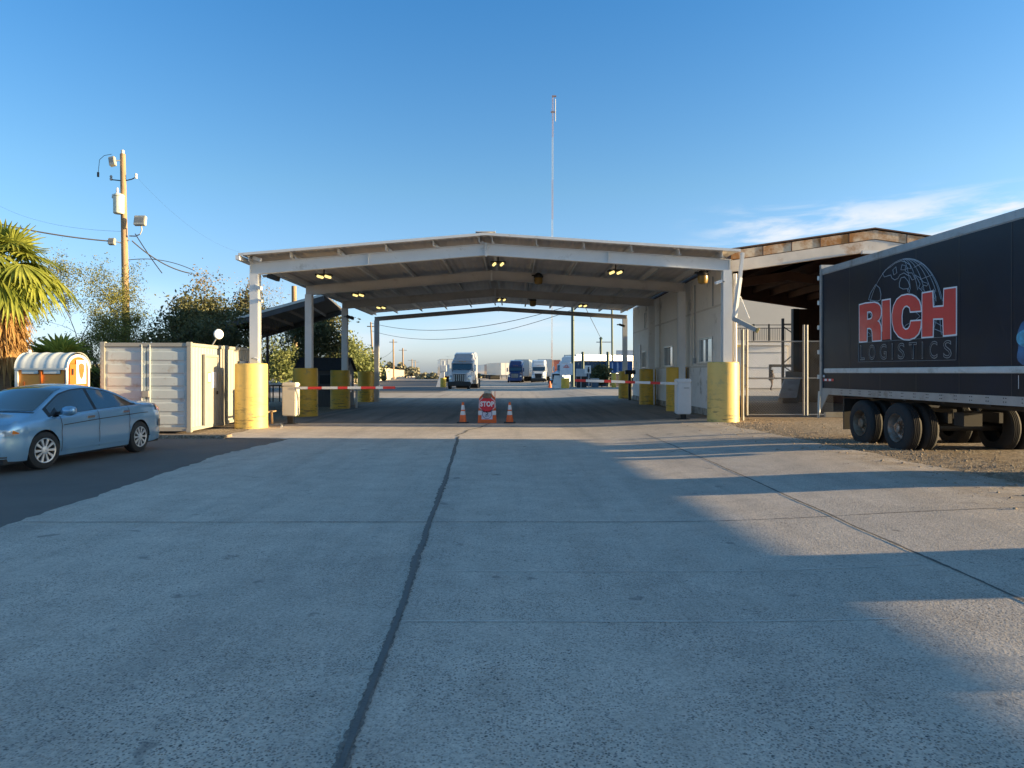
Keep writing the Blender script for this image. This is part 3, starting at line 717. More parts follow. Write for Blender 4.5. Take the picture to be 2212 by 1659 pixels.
for u, rm in ((1.78, mrim), (3.16, mrim2)):
    wheel_at(TP(u, G+.5, .0), TN, tr, rim=rm); wheel_at(TP(u, G+.5, -TW), -TN, tr, rim=rm)
    q_ = MB(); q_.cyl(TP(u, G+.5, -.3), TP(u, G+.5, -TW+.3), .07, n=10); q_.build('axle', M['dark'], tr)
    tbox(u-.5, u+.5, .75, .83, .72, .92).build('leaf_spring', M['dark'], tr); tbox(u-.5, u+.5, TW-.83, TW-.75, .72, .92).build('leaf_spring', M['dark'], tr)
tbox(3.9, 4.2, .7, 1.05, .70, .95).build('air_tank', M['dark'], tr)
# landing gear, side box and tractor wheels further forward (their shadows fall across the slab)
tbox(11.7, 13.0, TW-.75, TW-.3, G+.02, 1.2).build('landing_leg', M['dark'], tr)
q_ = tbox(6.9, 8.4, TW-.6, TW-.1, G+.12, 1.15); q_.build('spare_wheel_carrier', M['dark'], tr)

# lettering: traced on the picture, laid on the side of the box
def T7(cx_, cy_, o=.008):               # pixel of the traced crop -> point on the trailer side
    px, py = 1728+.2187*cx_, 432+.2187*cy_
    k = (px-PXC)/FOC
    # ray (k*d, d) meets the line T0 + TD*u
    # k*(T0.y+TD.y*u) = T0.x+TD.x*u
    u = (k*T0.y-T0.x)/(TD.x-k*TD.y); d = T0.y+TD.y*u
    return u, CAM_H+(PYH-py)/FOC*d
TM = Matrix((( TD.x, 0, TN.x), (TD.y, 0, TN.y), (0, 1, 0)))      # columns: u axis, up, outward
def decal(name, m_, splines, lift, offset=0, bevel=0, cyclic=True, smoothc=False, parent=tr):
    cu = bpy.data.curves.new('tmp', 'CURVE'); cu.dimensions = '2D'; cu.fill_mode = 'BOTH' if cyclic and not bevel else 'NONE'
    if bevel: cu.dimensions = '3D'; cu.fill_mode = 'FULL'; cu.bevel_depth = bevel; cu.bevel_resolution = 0
    for s_ in splines:
        sp = cu.splines.new('BEZIER' if smoothc else 'POLY')
        if smoothc:
            sp.bezier_points.add(len(s_)-1)
            for q_, b_ in zip(s_, sp.bezier_points): b_.co = (q_[0], q_[1], 0); b_.handle_left_type = b_.handle_right_type = 'AUTO'
            sp.resolution_u = 4
        else:
            sp.points.add(len(s_)-1)
            for q_, b_ in zip(s_, sp.points): b_.co = (q_[0], q_[1], 0, 1)
        sp.use_cyclic_u = cyclic
    cu.offset = offset
    return tomesh(cu, name, m_, lift, parent)
def tomesh(cu, name, m_, lift, parent, mtx=None):
    ob = bpy.data.objects.new('tmp', cu); C.objects.link(ob)
    dg = bpy.context.evaluated_depsgraph_get(); dg.update()
    me = bpy.data.meshes.new_from_object(ob.evaluated_get(dg)); me.name = name
    bpy.data.objects.remove(ob); bpy.data.curves.remove(cu)
    if mtx is None:
        o0 = _off[parent.name]
        for v in me.vertices:
            v.co = T0+TD*v.co.x+Vector((0,0,v.co.y))+TN*(lift+v.co.z)-o0
    else:
        for v in me.vertices: v.co = mtx @ v.co
    me.materials.clear(); me.materials.append(m_)
    for pl in me.polygons: pl.material_index = 0
    o = bpy.data.objects.new(name, me); C.objects.link(o); o.parent = parent; return o
def arcpts(pts): return [T7(*q_) for q_ in pts]
mred = mat('lettering_red', (.62,.045,.035), .4, var=.12, vs=2, coat=.3)
mwl = mat('lettering_white', (.72,.72,.74), .4, var=.05)
mgl_ = mat('globe_line', (.34,.39,.44), .4, var=.2, vs=5)
mgr = mat('lettering_grey', (.24,.25,.26), .4, var=.15, vs=5)
Rr = [(592,1040),(650,1024),(740,1015),(775,1026),(797,1050),(805,1090),(802,1140),(790,1175),(768,1196),(788,1210),(801,1245),(804,1300),(804,1383),(722,1390),(718,1300),(710,1272),(690,1262),(666,1264),(664,1394),(592,1398)]
Rh = [(668,1102),(700,1098),(716,1112),(720,1140),(714,1168),(698,1180),(668,1184)]
Ii = [(818,997),(893,985),(898,1372),(818,1382)]
Cc = [(1062,938),(1110,942),(1150,962),(1180,998),(1195,1045),(1198,1092),(1096,1100),(1090,1062),(1062,1040),(1036,1050),(1016,1085),(1008,1150),(1010,1220),(1022,1262),(1046,1284),(1072,1276),(1090,1250),(1100,1200),(1200,1194),(1194,1262),(1174,1318),(1136,1356),(1086,1374),(1030,1372),(978,1344),(936,1286),(918,1210),(916,1130),(930,1050),(960,988),(1006,950)]
Hh = [(1215,925),(1312,908),(1318,1062),(1425,1052),(1430,884),(1546,868),(1545,1324),(1425,1336),(1420,1166),(1320,1170),(1316,1345),(1212,1353)]
L_ = [arcpts(Rr), arcpts(Rh), arcpts(Ii), arcpts(Cc), arcpts(Hh)]
decal('letter_outline', mwl, L_, .007, offset=.028)
decal('letters_rich', mred, L_, .012)
# the line below and its frame
for ch, cx_, w_ in zip('LOGISTICS', (618,714,824,914,1003,1118,1212,1320,1460), (44,66,66,20,62,74,20,76,76)):
    t_ = (cx_-618)/(1460-618); yt, yb = 1438-50*t_, 1578-18*t_
    u0, zt = T7(cx_, yt); _, zb = T7(cx_, yb); ua, _ = T7(cx_-w_/2, yt); ub, _ = T7(cx_+w_/2, yt)
    for nm, mm, off_, lf in (('letters_logistics', mgr, .006, .006), ('letter_fill', mblk, -.007, .010)):
        cu = bpy.data.curves.new('tmp', 'FONT'); cu.body = ch; cu.align_x = 'CENTER'; cu.size = 1; cu.offset = 0; cu.resolution_u = 4
        ob = bpy.data.objects.new('tmp', cu); C.objects.link(ob); dg = bpy.context.evaluated_depsgraph_get(); dg.update()
        me = ob.evaluated_get(dg).to_mesh(); xs = [v.co.x for v in me.vertices]; ys = [v.co.y for v in me.vertices]
        bx, by, cx0, cy0 = max(xs)-min(xs), max(ys)-min(ys), (max(xs)+min(xs))/2, (max(ys)+min(ys))/2
        ob.evaluated_get(dg).to_mesh_clear(); bpy.data.objects.remove(ob)
        sy = (zt-zb)/by; sx_ = (ub-ua)/bx if ch != 'I' else .035/bx
        cu.offset = (off_/sy if off_ > 0 else off_/sy)
        ob = bpy.data.objects.new('tmp', cu); C.objects.link(ob); dg = bpy.context.evaluated_depsgraph_get(); dg.update()
        me = bpy.data.meshes.new_from_object(ob.evaluated_get(dg)); bpy.data.objects.remove(ob); bpy.data.curves.remove(cu)
        for v in me.vertices:
            uu = u0+(v.co.x-cx0)*sx_; zz = (zt+zb)/2+(v.co.y-cy0)*sy
            v.co = T0+TD*uu+Vector((0,0,zz))+TN*lf-_off[tr.name]
        me.materials.clear(); me.materials.append(mm)
        for pl in me.polygons: pl.material_index = 0
        o = bpy.data.objects.new(nm, me); C.objects.link(o); o.parent = tr
decal('letter_frame', mgr, [[T7(580,1412), T7(583,1600), T7(1546,1580), T7(1550,1345)]], .006, bevel=.006)
# globe
uc, zc, rc = 3.39, 2.62, 1.31
arcs = []
def earc(kx, a0, a1, n_=26, cu_=0): return [(uc+rc*kx*math.sin(R(a0+(a1-a0)*i/n_))+cu_, zc+rc*math.cos(R(a0+(a1-a0)*i/n_))) for i in range(n_+1)]
arcs.append(earc(1, -72, 74)); arcs.append(earc(.97, 2, 72)); 
for k in (.25, .45, .62, .78, .90): arcs.append(earc(k, 2, 66-10*(1-k)))
for (a, b_) in ((30, 40), (48, 58)): arcs.append([(uc+rc*math.sin(R(a))*t_, zc+rc*math.cos(R(a))-.10*(1-t_)) for t_ in (.6, .8, 1)])
decal('globe', mgl_, arcs, .004, bevel=.0055, cyclic=False)
land = [[(820,725),(850,690),(905,655),(940,625),(1000,600),(1040,610),(1090,640),(1100,680),(1060,670),(1040,700),(1070,720),(1110,720),(1140,780),(1110,790),(1090,750),(1060,740),(1030,720),(990,740),(970,775),(940,790),(910,770),(900,740),(870,750),(835,760)],
        [(1000,770),(1035,760),(1070,800),(1088,850),(1075,875),(1020,880),(985,860),(985,820)], [(1065,880),(1085,890),(1085,915),(1070,905)],
        [(1140,740),(1190,770),(1220,810),(1270,825),(1255,850),(1225,840),(1205,870),(1240,905),(1215,910),(1195,880),(1175,870),(1190,830),(1170,790)],
        [(750,835),(790,870),(803,930),(800,985),(770,1000),(700,990),(680,985),(700,920)], [(1320,880),(1345,950),(1350,1000),(1325,960)],
        [(920,690),(950,660),(960,720),(930,740)], [(1010,640),(1050,650),(1040,690),(1000,690)]]
decal('globe_land', mgl_, [arcpts(q_) for q_ in land], .005, bevel=.007)
arcs2 = [[(1325,1200),(1415,1250)],[(1322,1270),(1418,1310)],[(1385,1180),(1400,1330)],[(1350,1180),(1330,1260)],[(1330,1040),(1340,960),(1330,890)],[(1150,1110),(1190,1150),(1150,1180)],[(1030,1260),(1050,1235),(1085,1215)],[(670,1130),(690,1115),(710,1150)],[(670,1300),(700,1330)],[(672,1350),(712,1340)]]
decal('globe', mgl_, [arcpts(q_) for q_ in arcs2], .004, bevel=.006, cyclic=False)
# blue picture at the picture's right edge
mbl = mat('blue_graphic', (.006,.10,.24), .35, var=.6, vs=4, coat=.3); mbl2 = mat('pale_blue_graphic', (.05,.28,.42), .35, var=.6, vs=7, coat=.3)
decal('blue_graphic', mbl, [arcpts([(2150,1330),(2170,1260),(2205,1200),(2320,1150),(2340,1590),(2158,1590),(2160,1440)])], .005, smoothc=True)
decal('blue_graphic', mbl2, [arcpts([(2145,1340),(2180,1300),(2300,1290),(2300,1420),(2160,1420)])], .007, smoothc=True)
q_ = MB()
for u, z0, z1 in ((6.50, 1.45, 1.66),): q_.add([TP(u-.006, z0, .006), TP(u+.006, z0, .006), TP(u+.006, z1, .006), TP(u-.006, z1, .006)], [(0,1,2,3)])
q_.build('white_mark', M['refw'], tr, recalc=False)

# ---------------------------------------------------------------- chain-link gate
mgg = mat('gate_steel', (.24,.24,.23), .5, .3, var=.15, vs=8)
gate = thing('chain_link_gate', 'galvanised chain-link double gate closing the yard beside the black trailer', 'gate', (8.6, 23.4, .18))
GD = 23.3
def gp(px, py): return P(px, py, GD)
q_ = MB()
for px, y0 in ((1613.5, 712), (1736, 702), (1743, 702)): q_.cyl(gp(px, y0), gp(px, 897), .038, n=10)
for py in (738, 817.5, 896): q_.cyl(gp(1613, py), gp(1736, py-.5), .022, n=8); q_.cyl(gp(1743, py-.5), gp(1800, py-.5), .022, n=8)
q_.build('frame', mgg, gate, smooth=True)
p = MB(); p.cyl(gp(1604, 712), gp(1604, 912), .05, n=10); p.build('post', mgg, gate, smooth=True)
def chain(pxa, pxb, pya, pyb, nm):
    a = gp(pxa, pya); b_ = gp(pxb, pyb); x0, x1, z1, z0 = a.x, b_.x, a.z, b_.z; q_ = MB(); s_ = .085; W_, H_ = x1-x0, z1-z0
    k = -H_
    while k < W_:
        for dr in (1, -1):
            # line x = k+t, z = t (dr 1) or H-t
            t0 = max(0, -k); t1_ = min(H_, W_-k)
            if t1_ > t0+.01:
                za, zb = (t0, t1_) if dr > 0 else (H_-t0, H_-t1_)
                q_.cyl((x0+k+t0, GD, z0+za), (x0+k+t1_, GD, z0+zb), .0028, n=3, cap=False)
        k += s_
    q_.build(nm, mgg, gate)
chain(1614, 1736, 739, 896, 'mesh_panel'); chain(1743, 1800, 739, 896, 'mesh_panel')
q_ = MB()
for py in (755, 790, 835): q_.box(gp(1608, py), (.12,.06,.08))
q_.build('hinge', mgg, gate)
# behind the gate
def wbox(px0, px1, py0, py1, d, dep): 
    a, b_ = P(px0, py1, d), P(px1, py0, d); return MB().bbox(a, (b_.x, d+dep, b_.z))
wh = thing('warehouse', 'pale cream warehouse with a loading door seen through the open shed', 'building', P(1660, 845, 66))
wbox(1575, 1790, 640, 846, 66, 10).build('wall', mat('warehouse_cream', (.62,.56,.47), .6, var=.05, vs=.4), wh)
wbox(1590, 1700, 735, 741, 65.8, .2).build('ledge', M['creamd'], wh); wbox(1590, 1708, 741, 746, 65.7, .3).build('door_head', M['cream'], wh)
d_ = wbox(1612, 1700, 748, 838, 65.9, .1).build('loading_door', M['cream'], wh)
q_ = MB()
for py in (760.5, 793, 815): a, b_ = P(1600, py, 65.85), P(1700, py+1, 65.85); q_.bbox((a.x, 65.84, b_.z), (b_.x, 65.89, a.z))
q_.build('door_seam', M['greyp'], wh)
wbox(1588, 1602, 745, 749, 65.6, .3).build('yellow_strip', M['yellow2'], wh)
q_ = MB()
for px in range(1592, 1700, 4): a = P(px, 722, 64); q_.bar(P(px, 708, 64), P(px, 735, 64), .03, .03)
for py in (702, 709): q_.bar(P(1590, py, 64), P(1720, py, 64), .06, .06)
for px in (1628, 1661): q_.bar(P(px, 700, 64), P(px, 736, 64), .12, .12)
q_.build('railing', M['dark'], wh)
rk = thing('steel_rack', 'tall dark steel rack post with diagonal braces inside the shed', 'rack', P(1691, 862, 40))
q_ = MB(); q_.bar(P(1691, 688, 40), P(1691, 858, 40), .12, .12); q_.bar(P(1752, 690, 40), P(1752, 862, 40), .14, .14); q_.build('upright', M['dark'], rk)
q_ = MB()
for a, b_ in (((1691,705),(1752,747)), ((1691,785),(1715,765)), ((1691,790),(1745,828)), ((1691,700),(1745,700))): q_.bar(P(*a, 40), P(*b_, 40), .05, .05)
q_.build('brace', M['dark'], rk)
pn = thing('leaning_panel', 'dirty pale blue sheet metal panel leaning at an angle inside the shed', 'panel', P(1703, 862, 36.3))
q_ = MB(); q_.add([P(1682,858,36.2), P(1720,864,36.2), P(1730,813,37.5), P(1697,811,37.5)]+[v+Vector((0,.05,0)) for v in (P(1682,858,36.2), P(1720,864,36.2), P(1730,813,37.5), P(1697,811,37.5))], [(0,1,2,3),(7,6,5,4),(0,4,5,1),(1,5,6,2),(2,6,7,3),(3,7,4,0)])
q_.build('sheet', mat('pale_blue_sheet', (.68,.76,.82), .5, var=.2, vs=2, dirt=(.12,.13,.14), ds=1.6, dthr=.6), pn)
q_ = MB(); q_.bar(P(1697,808,36.6), P(1733,810,36.6), .1, .3); q_.build('top_edge', M['greyp'], pn)
q_ = MB(); a = P(1686, 860, 36.4); q_.bbox((a.x, 36.1, .15), (P(1718, 860, 36.4).x, 36.7, a.z+.02)); q_.build('skid', M['dark'], pn)
bd = thing('notice_board', 'dark framed white board on the warehouse wall behind the person', 'board', P(1690, 800, 62))
wbox(1664, 1716, 787, 793, 62, .2).build('frame', M['dark'], bd); wbox(1668, 1714, 793, 806, 62, .1).build('board', M['white'], bd); wbox(1662, 1666, 787, 822, 62, .15).build('leg', M['dark'], bd)

# a person walking behind the gate
def person():
    t = thing('person', 'person in a dark shirt and dark trousers walking behind the chain-link gate', 'person', (P(1667,836,62).x, 62, .18))
    J = {'pelvis':(0,0,.95,.13), 'waist':(0,0,1.12,.12), 'chest':(0,-.02,1.34,.15), 'neck':(0,-.03,1.52,.06), 'head':(0,-.06,1.63,.095), 'top':(0,-.05,1.73,.08),
         'hl':(-.09,0,.90,.09), 'kl':(-.10,-.12,.50,.06), 'al':(-.10,.02,.10,.045), 'tl':(-.10,-.14,.04,.035),
         'hr':(.09,0,.90,.09), 'kr':(.10,.03,.50,.06), 'ar':(.10,.22,.12,.045), 'tr':(.10,.10,.04,.035),
         'sl':(-.19,-.01,1.42,.06), 'el':(-.25,.08,1.14,.045), 'wl':(-.24,-.02,.92,.03), 'fl':(-.24,-.08,.83,.028),
         'sr':(.19,-.01,1.42,.06), 'er':(.25,-.06,1.14,.045), 'wr':(.24,-.22,1.0,.03), 'fr':(.24,-.30,.96,.028)}
    E = [('pelvis','waist'),('waist','chest'),('chest','neck'),('neck','head'),('head','top'),('pelvis','hl'),('hl','kl'),('kl','al'),('al','tl'),('pelvis','hr'),('hr','kr'),('kr','ar'),('ar','tr'),
         ('chest','sl'),('sl','el'),('el','wl'),('wl','fl'),('chest','sr'),('sr','er'),('er','wr'),('wr','fr')]
    ks = list(J); me = bpy.data.meshes.new('body'); me.from_pydata([J[k][:3] for k in ks], [(ks.index(a), ks.index(b_)) for a, b_ in E], [])
    ob = bpy.data.objects.new('body', me); C.objects.link(ob); ob.parent = t
    sk = ob.modifiers.new('skin', 'SKIN'); ob.modifiers.new('sub', 'SUBSURF').levels = 1; ob.modifiers['sub'].render_levels = 1
    for i, k in enumerate(ks): me.skin_vertices[0].data[i].radius = (J[k][3],)*2; me.skin_vertices[0].data[i].use_root = (i == 0)
    me.materials.append(mat('skin_and_dark_clothes', (.07,.05,.045), .8, var=.2))
    q_ = MB(); q_.lathe((0,-.01,1.10), [(.17,-.16), (.175,.0), (.19,.22), (.17,.36), (.07,.42)], 14); q_.build('shirt', mat('dark_shirt', (.04,.03,.035), .8), t, local=True, smooth=True)
    q_ = MB(); q_.lathe((0,-.045,1.66), [(.098,-.02), (.105,.04), (.08,.10), (.01,.125)], 12); q_.build('hair', mat('hair', (.015,.012,.01), .7), t, local=True, smooth=True)
    t.rotation_euler.z = R(35)
person()
# ---------------------------------------------------------------- vegetation
def leafmesh(name, m_, pts, size, parent, seed=0, elong=1.8, dirs=None):
    rs = np.random.RandomState(seed); n = len(pts); pts = np.array(pts, dtype=float)
    a = rs.normal(size=(n, 3)); a /= np.linalg.norm(a, axis=1)[:, None]
    if dirs is not None: a = a*.6+np.array(dirs); a /= np.linalg.norm(a, axis=1)[:, None]
    b = rs.normal(size=(n, 3)); b -= (a*b).sum(1)[:, None]*a; b /= np.linalg.norm(b, axis=1)[:, None]
    s = size*rs.uniform(.6, 1.35, size=(n, 1)); a = a*s*elong/2; b = b*s/2
    v = np.empty((n*4, 3)); v[0::4] = pts-a; v[1::4] = pts-b*.9; v[2::4] = pts+a; v[3::4] = pts+b*.9
    o0 = np.array(_off.get(parent.name, Vector())); v -= o0
    me = bpy.data.meshes.new(name); me.vertices.add(n*4); me.vertices.foreach_set('co', v.ravel())
    me.loops.add(n*4); me.loops.foreach_set('vertex_index', np.arange(n*4, dtype=np.int32))
    me.polygons.add(n); me.polygons.foreach_set('loop_start', np.arange(0, n*4, 4, dtype=np.int32)); me.update(calc_edges=True)
    me.materials.append(m_); o = bpy.data.objects.new(name, me); C.objects.link(o); o.parent = parent; return o
def leafmat(name, c1, c2, trans=.25, vs=1.2):
    m = bpy.data.materials.new(name); m.use_nodes = True; n = m.node_tree.nodes; l = m.node_tree.links; b = n['Principled BSDF']
    tc = n.new('ShaderNodeTexCoord'); z = n.new('ShaderNodeTexNoise'); z.inputs['Scale'].default_value = vs; z.inputs['Detail'].default_value = 5
    l.new(tc.outputs['Object'], z.inputs['Vector'])
    r = n.new('ShaderNodeValToRGB'); r.color_ramp.elements[0].position = .35; r.color_ramp.elements[1].position = .65
    r.color_ramp.elements[0].color = (*c1, 1); r.color_ramp.elements[1].color = (*c2, 1); l.new(z.outputs[0], r.inputs[0])
    l.new(r.outputs[0], b.inputs['Base Color']); b.inputs['Roughness'].default_value = .6; b.inputs['Specular IOR Level'].default_value = .3
    t = n.new('ShaderNodeBsdfTranslucent'); l.new(r.outputs[0], t.inputs[0]); mx = n.new('ShaderNodeMixShader'); mx.inputs[0].default_value = trans
    l.new(b.outputs[0], mx.inputs[1]); l.new(t.outputs[0], mx.inputs[2]); l.new(mx.outputs[0], n['Material Output'].inputs[0]); return m
mbark = mat('bark', (.10,.075,.055), .9, var=.3, vs=8, bump=.01, bs=12)
mol = leafmat('olive_leaves', (.10,.12,.03), (.22,.21,.05)); mdk = leafmat('dark_leaves', (.05,.06,.024), (.14,.14,.058))
mtan = leafmat('sunlit_and_dry_tan_leaves', (.20,.15,.07), (.33,.25,.12)); mlg = leafmat('light_green_leaves', (.12,.15,.045), (.24,.26,.09))  # tan also paints sunlight onto the dense trees' upper leaves
def branches(base, h, spread, n0, seed, levels=4, lean=(0,0), up=.55, kink=.25, flat=1):
    rs = random.Random(seed); segs = []; tips = []
    def grow(p, d, L_, r, lv):
        k = 4; 
        for i in range(k):
            d2 = (d+Vector((rs.gauss(0,kink), rs.gauss(0,kink)*flat, rs.gauss(0,kink*.7)))*.5).normalized()
            q_ = p+d2*L_/k; r2 = r*(1-.45*(i+1)/k); segs.append((p, q_, r*(1-.45*i/k), r2)); p = q_; d = d2
            if lv >= 2: tips.append((p.copy(), lv))
            if lv < levels and i >= 1:
                for _ in range(1 if rs.random() < .75 else 2):
                    a = rs.uniform(0, 2*math.pi); s_ = Vector((math.cos(a), math.sin(a)*flat, rs.uniform(-.25, .6)))
                    grow(p, (d*up+s_*spread).normalized(), L_*rs.uniform(.5, .72), r2*.62, lv+1)
        tips.append((p.copy(), lv+1))
    for i in range(n0):
        a = 2*math.pi*i/n0+rs.uniform(-.5, .5); d = Vector((math.cos(a)*spread*.7+lean[0], math.sin(a)*spread*.7+lean[1], 1)).normalized()
        grow(Vector(base), d, h*rs.uniform(.42, .6), .045*h/3, 0)
    return segs, tips
def fit(segs, tips, box):
    ps = [q_ for s_ in segs for q_ in s_[:2]]; mn = [min(p[i] for p in ps) for i in range(3)]; mxx = [max(p[i] for p in ps) for i in range(3)]
    def f(p): return Vector([box[i][0]+(p[i]-mn[i])/(mxx[i]-mn[i])*(box[i][1]-box[i][0]) for i in range(3)])
    return [(f(a), f(b_), r1, r2) for a, b_, r1, r2 in segs], [(f(p), l_) for p, l_ in tips]
def tree(name, lab, cat, px0, px1, pyt, d, seed, leaf, nleaf, size, spr, minz=.3, depth=2.5, n0=3, levels=4, group=None, leaf2=None, split=.7, kink=.3, bare=0, rb=1., spread=.75):
    a, b_ = P(px0, pyt, d), P(px1, pyt, d); cx_ = (a.x+b_.x)/2
    segs, tips = branches((0,0,0), 3, spread, n0, seed, levels, kink=kink)
    segs, tips = fit(segs, tips, ((a.x, b_.x), (d-depth, d+depth), (0, a.z)))
    t = thing(name, lab, cat, (cx_, d, 0), group)
    q_ = MB()
    for s_ in segs: q_.cyl(s_[0], s_[1], s_[2]*rb, s_[3]*rb, n=5, cap=False)
    q_.build('trunk', mbark, t, recalc=False)
    if nleaf:
        rs = np.random.RandomState(seed+5); T_ = [p for p, l_ in tips if p.z > minz and l_ >= 2]
        idx = rs.randint(0, len(T_), nleaf); base = np.array([T_[i][:] for i in idx]); pts = base+rs.normal(size=(nleaf, 3))*spr*np.array([1, 1, .7])
        pts = pts[pts[:, 2] > .05]
        if leaf2 is not None:
            zc = a.z*split; hi = pts[:, 2] > zc+rs.normal(size=len(pts))*.35
            leafmesh('crown', leaf, pts[~hi], size, t, seed); leafmesh('outer_crown', leaf2, pts[hi], size*.8, t, seed+1)
        else: leafmesh('crown', leaf, pts, size, t, seed)
    return t
tree('mesquite_tree', 'airy mesquite tree with fine olive leaves between the palm and the utility pole', 'tree', 92, 320, 535, 31.5, 11, mol, 26000, .045, .17, minz=2.2, n0=4, kink=.35, rb=1.1, levels=5)
tree('dense_tree', 'broad dark evergreen tree with sunlight coloured tan into its upper tips behind the white containers', 'tree', 275, 560, 575, 34, 4, mdk, 15500, .085, .19, minz=1.0, n0=5, leaf2=mtan, split=.84, levels=5, rb=1.1)
tree('dense_tree', 'lower dark tree filling the gap behind the container with the round dish', 'tree', 330, 540, 640, 30, 8, mdk, 9000, .08, .2, minz=.6, n0=4)
tree('dense_tree', 'dark tree with tan sunlight coloured into its leaf tips rising above the sloping carport roof', 'tree', 400, 585, 588, 36, 17, mdk, 11500, .085, .2, minz=1.0, n0=5, leaf2=mtan, split=.84, levels=5)
tree('bare_tree', 'leafless grey tree with fine twigs behind the front left canopy post', 'tree', 470, 650, 555, 37, 21, mtan, 700, .05, .15, minz=2, n0=5, kink=.4, rb=.6, levels=5)
tree('shade_tree', 'dark leafy tree seen under the canopy, behind the grey shed', 'tree', 600, 752, 640, 44, 31, mdk, 11000, .11, .26, minz=1.2, n0=4, leaf2=mol, split=.88)
tree('bush', 'sunlit olive bush seen between the first and second left posts', 'bush', 565, 655, 722, 50, 41, mlg, 7000, .13, .4, n0=5, minz=.2)
tree('bush', 'light green bush rising over the right end of the grey shed', 'bush', 700, 775, 716, 62, 43, mlg, 6000, .16, .5, n0=5, minz=.3)
tree('bush', 'pale green bush beside the thin rear left post', 'bush', 745, 815, 752, 66, 44, mlg, 5000, .16, .45, n0=5, minz=.2)
tree('bush', 'pale leafy shrub at the left edge behind the orange toilet', 'bush', -50, 95, 700, 24.5, 52, mlg, 11000, .07, .24, n0=5, minz=.5)
tree('bush', 'dark low shrub at the left edge beside the orange toilet', 'bush', -60, 60, 770, 22.8, 53, mdk, 9000, .07, .22, n0=5, minz=.1)
tree('bush', 'dark shrub between the orange toilet and the white container', 'bush', 175, 240, 790, 25.5, 54, mdk, 3500, .06, .16, n0=4, minz=.1)
# far-off scrub as one mass on the horizon
def scrub(name, lab, spans, m_, seed):
    rs = np.random.RandomState(seed); pts = []
    for px0, px1, pyt, pyb, d, n_ in spans:
        for _ in range(n_):
            x = rs.uniform(px0, px1); tt = (x-px0)/(px1-px0); h_ = (pyb-pyt)*(.45+.55*abs(math.sin(3.1*tt+.3)*math.cos(11*tt+seed)))
            pts.append(P(x, pyb-h_*rs.uniform(0, 1), d+rs.normal()*3)[:])
    t = bpy.data.objects.new(name, None)
    ob = bpy.data.objects.new(name, None); bpy.data.objects.remove(t); 
    C.objects.link(ob); o = leafmesh(name, m_, pts, .9, ob, seed, elong=1.3); o.parent = None; bpy.data.objects.remove(ob); o.name = name
    tag(o, lab, 'scrub', kind='stuff')
mfar = leafmat('hazy_scrub', (.16,.16,.10), (.27,.25,.17), .1)
scrub('scrub', 'hazy low scrub along the horizon beyond the yard', [(815,905,782,810,235,2600), (900,962,806,819,200,2200), (1015,1050,808,815,230,900), (480,700,770,812,220,5000), (-200,300,770,815,220,6000)], mfar, 3)

# palms
mfr = leafmat('palm_frond', (.16,.20,.03), (.36,.38,.07), .4, 2); mdry = leafmat('dry_palm_skirt', (.30,.17,.06), (.50,.32,.13), .2, 3)
def frond(q_, org, d, L_, rad, seed, nb=26, droop=.5, pet=.5, width=1.0, fold=0):
    rs = random.Random(seed); d = d.normalized(); up = Vector((0,0,1)); side = d.cross(up).normalized(); nrm = side.cross(d)
    p1 = org+d*L_*pet; q_.cyl(org, p1, .022, .012, n=4, cap=False)
    if fold: d = (d-up*fold).normalized(); side = d.cross(up).normalized(); nrm = side.cross(d)
    for i in range(nb):
        a = R(-115+230*i/(nb-1)); dd = (d*math.cos(a)+side*math.sin(a)*width).normalized(); l_ = rad*(1-.25*abs(math.sin(a/2))**2)*rs.uniform(.88, 1.05)
        w_ = rad*.062; s2 = dd.cross(nrm).normalized(); prev = None; n_ = 4; vs = []
        for k in range(n_+1):
            t_ = k/n_; c = p1+dd*l_*t_+nrm*(.06*math.sin(i*2.1))*t_-Vector((0,0,1))*droop*rad*t_**2.4
            ww = w_*(.25+1.35*t_ if t_ < .55 else 2.2*(1-t_)+.02)
            vs += [c-s2*ww+nrm*.015, c, c+s2*ww+nrm*.015]
        b_ = len(q_.v); q_.v += vs
        for k in range(n_): q_.f += [(b_+3*k, b_+3*k+1, b_+3*k+4, b_+3*k+3), (b_+3*k+1, b_+3*k+2, b_+3*k+5, b_+3*k+4)]
